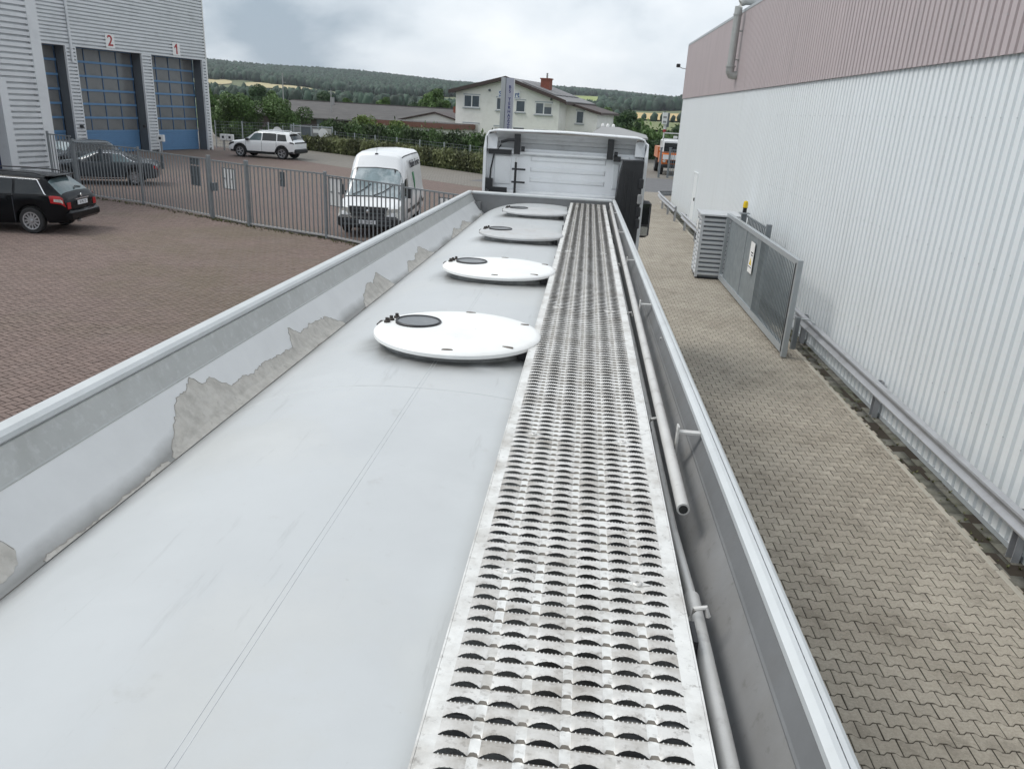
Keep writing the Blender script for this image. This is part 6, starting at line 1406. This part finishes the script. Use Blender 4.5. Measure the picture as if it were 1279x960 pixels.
def ico():
    t = (1 + 5 ** .5) / 2; v = np.array([(-1, t, 0), (1, t, 0), (-1, -t, 0), (1, -t, 0), (0, -1, t), (0, 1, t), (0, -1, -t), (0, 1, -t), (t, 0, -1), (t, 0, 1), (-t, 0, -1), (-t, 0, 1)], float)
    f = [(0, 11, 5), (0, 5, 1), (0, 1, 7), (0, 7, 10), (0, 10, 11), (1, 5, 9), (5, 11, 4), (11, 10, 2), (10, 7, 6), (7, 1, 8), (3, 9, 4), (3, 4, 2), (3, 2, 6), (3, 6, 8), (3, 8, 9), (4, 9, 5), (2, 4, 11), (6, 2, 10), (8, 6, 7), (9, 8, 1)]
    v = list(v / np.linalg.norm(v[0])); c = {}; nf = []
    def mid(a, b):
        k_ = (min(a, b), max(a, b))
        if k_ not in c: m = v[a] + v[b]; v.append(m / np.linalg.norm(m)); c[k_] = len(v) - 1
        return c[k_]
    for a, b, d in f: x, y, z = mid(a, b), mid(b, d), mid(d, a); nf += [(a, x, z), (b, y, x), (d, z, y), (x, y, z)]
    return np.array(v), np.array(nf)
IV, IF = ico()
def forest(name, label, azr, label_cat='forest', size=(7, 10)):
    """azr: list of (az, r) positions"""
    n = len(azr); A = np.array(azr); x = A[:, 1] * np.sin(A[:, 0]); y = A[:, 1] * np.cos(A[:, 0]); z = hill(A[:, 0], A[:, 1])
    hgt = RNG.uniform(*size, n); rad = hgt * RNG.uniform(.34, .5, n)
    V = IV[None] * (1 + RNG.normal(0, .17, (n, len(IV), 1))) * np.stack([rad, rad, hgt * .62], 1)[:, None, :] + np.stack([x, y, z + hgt * .5], 1)[:, None, :]
    F = (IF[None] + (np.arange(n) * len(IV))[:, None, None]).reshape(-1, 3)
    o = link(name, np_mesh(name, V.reshape(-1, 3), F, 3, M['leaf_far'], np.clip(np.repeat(RNG.uniform(0, 1, n), len(IV)) + RNG.normal(0, .22, n * len(IV)), 0, 1))); o['kind'] = 'stuff'; o['label'] = label; o['category'] = label_cat; return o
pts = []
while len(pts) < 15000:
    a = random.uniform(-.56, -.10); r = 1000 + 1050 * random.random() ** .8; lo = np.interp(a, [-.45, -.40, -.30, -.17, -.1], [1130, 1090, 1010, 980, 950]) + 40 * math.sin(a * 90)
    if r > lo: pts.append((a, r))
forest('hill_forest', 'broad dark mixed forest covering the left hillside', pts, size=(7, 11.5))
pts = [(random.uniform(-.12, .2), random.uniform(1790, 2080)) for _ in range(4200)]
forest('ridge_forest', 'thin dark forest along the right hill ridge', pts, size=(8, 13))
pts = [(a, 1000 + 25 * math.sin(a * 50) + random.uniform(-40, 40)) for a in [random.uniform(.025, .19) for _ in range(330)] if not (.052 < a < .058)]
forest('tree_belt', 'dark belt of trees between the green field and the wheat field', pts, 'trees', (9, 14))
pts = [(random.uniform(.0, .055), random.uniform(640, 760)) for _ in range(90)] 
forest('valley_trees', 'clump of dark trees right of the white house on the slope', pts, 'trees', (5, 8))
pts = [(.048 + .011 * q + random.uniform(-.002, .002), 455 + random.uniform(-6, 6)) for q in range(14)]
forest('field_edge_bushes', 'row of small bushes along the lower edge of the wheat field', pts, 'bushes', (3.2, 5.2))
pts = [(random.uniform(-.48, -.12), random.uniform(380, 560)) for _ in range(300)]
forest('valley_wood', 'scattered dark trees in the valley below the forest', pts, 'trees', (3.5, 6))

# ------------------------------------------------------------------ haze over the far hills
hz = bpy.data.materials.new('haze_air'); hz.use_nodes = True; hn = hz.node_tree; hn.nodes.clear()
ho_ = hn.nodes.new('ShaderNodeOutputMaterial'); pvn = hn.nodes.new('ShaderNodeVolumePrincipled'); pvn.inputs['Color'].default_value = (0.86, 0.92, 1.0, 1); pvn.inputs['Density'].default_value = 0.00010; pvn.inputs['Anisotropy'].default_value = 0.0
hn.links.new(pvn.outputs[0], ho_.inputs['Volume'])
tag(MB().box(-4400, 4400, -600, 4400, -9, 130).build('haze', hz), None, None, None, 'stuff')
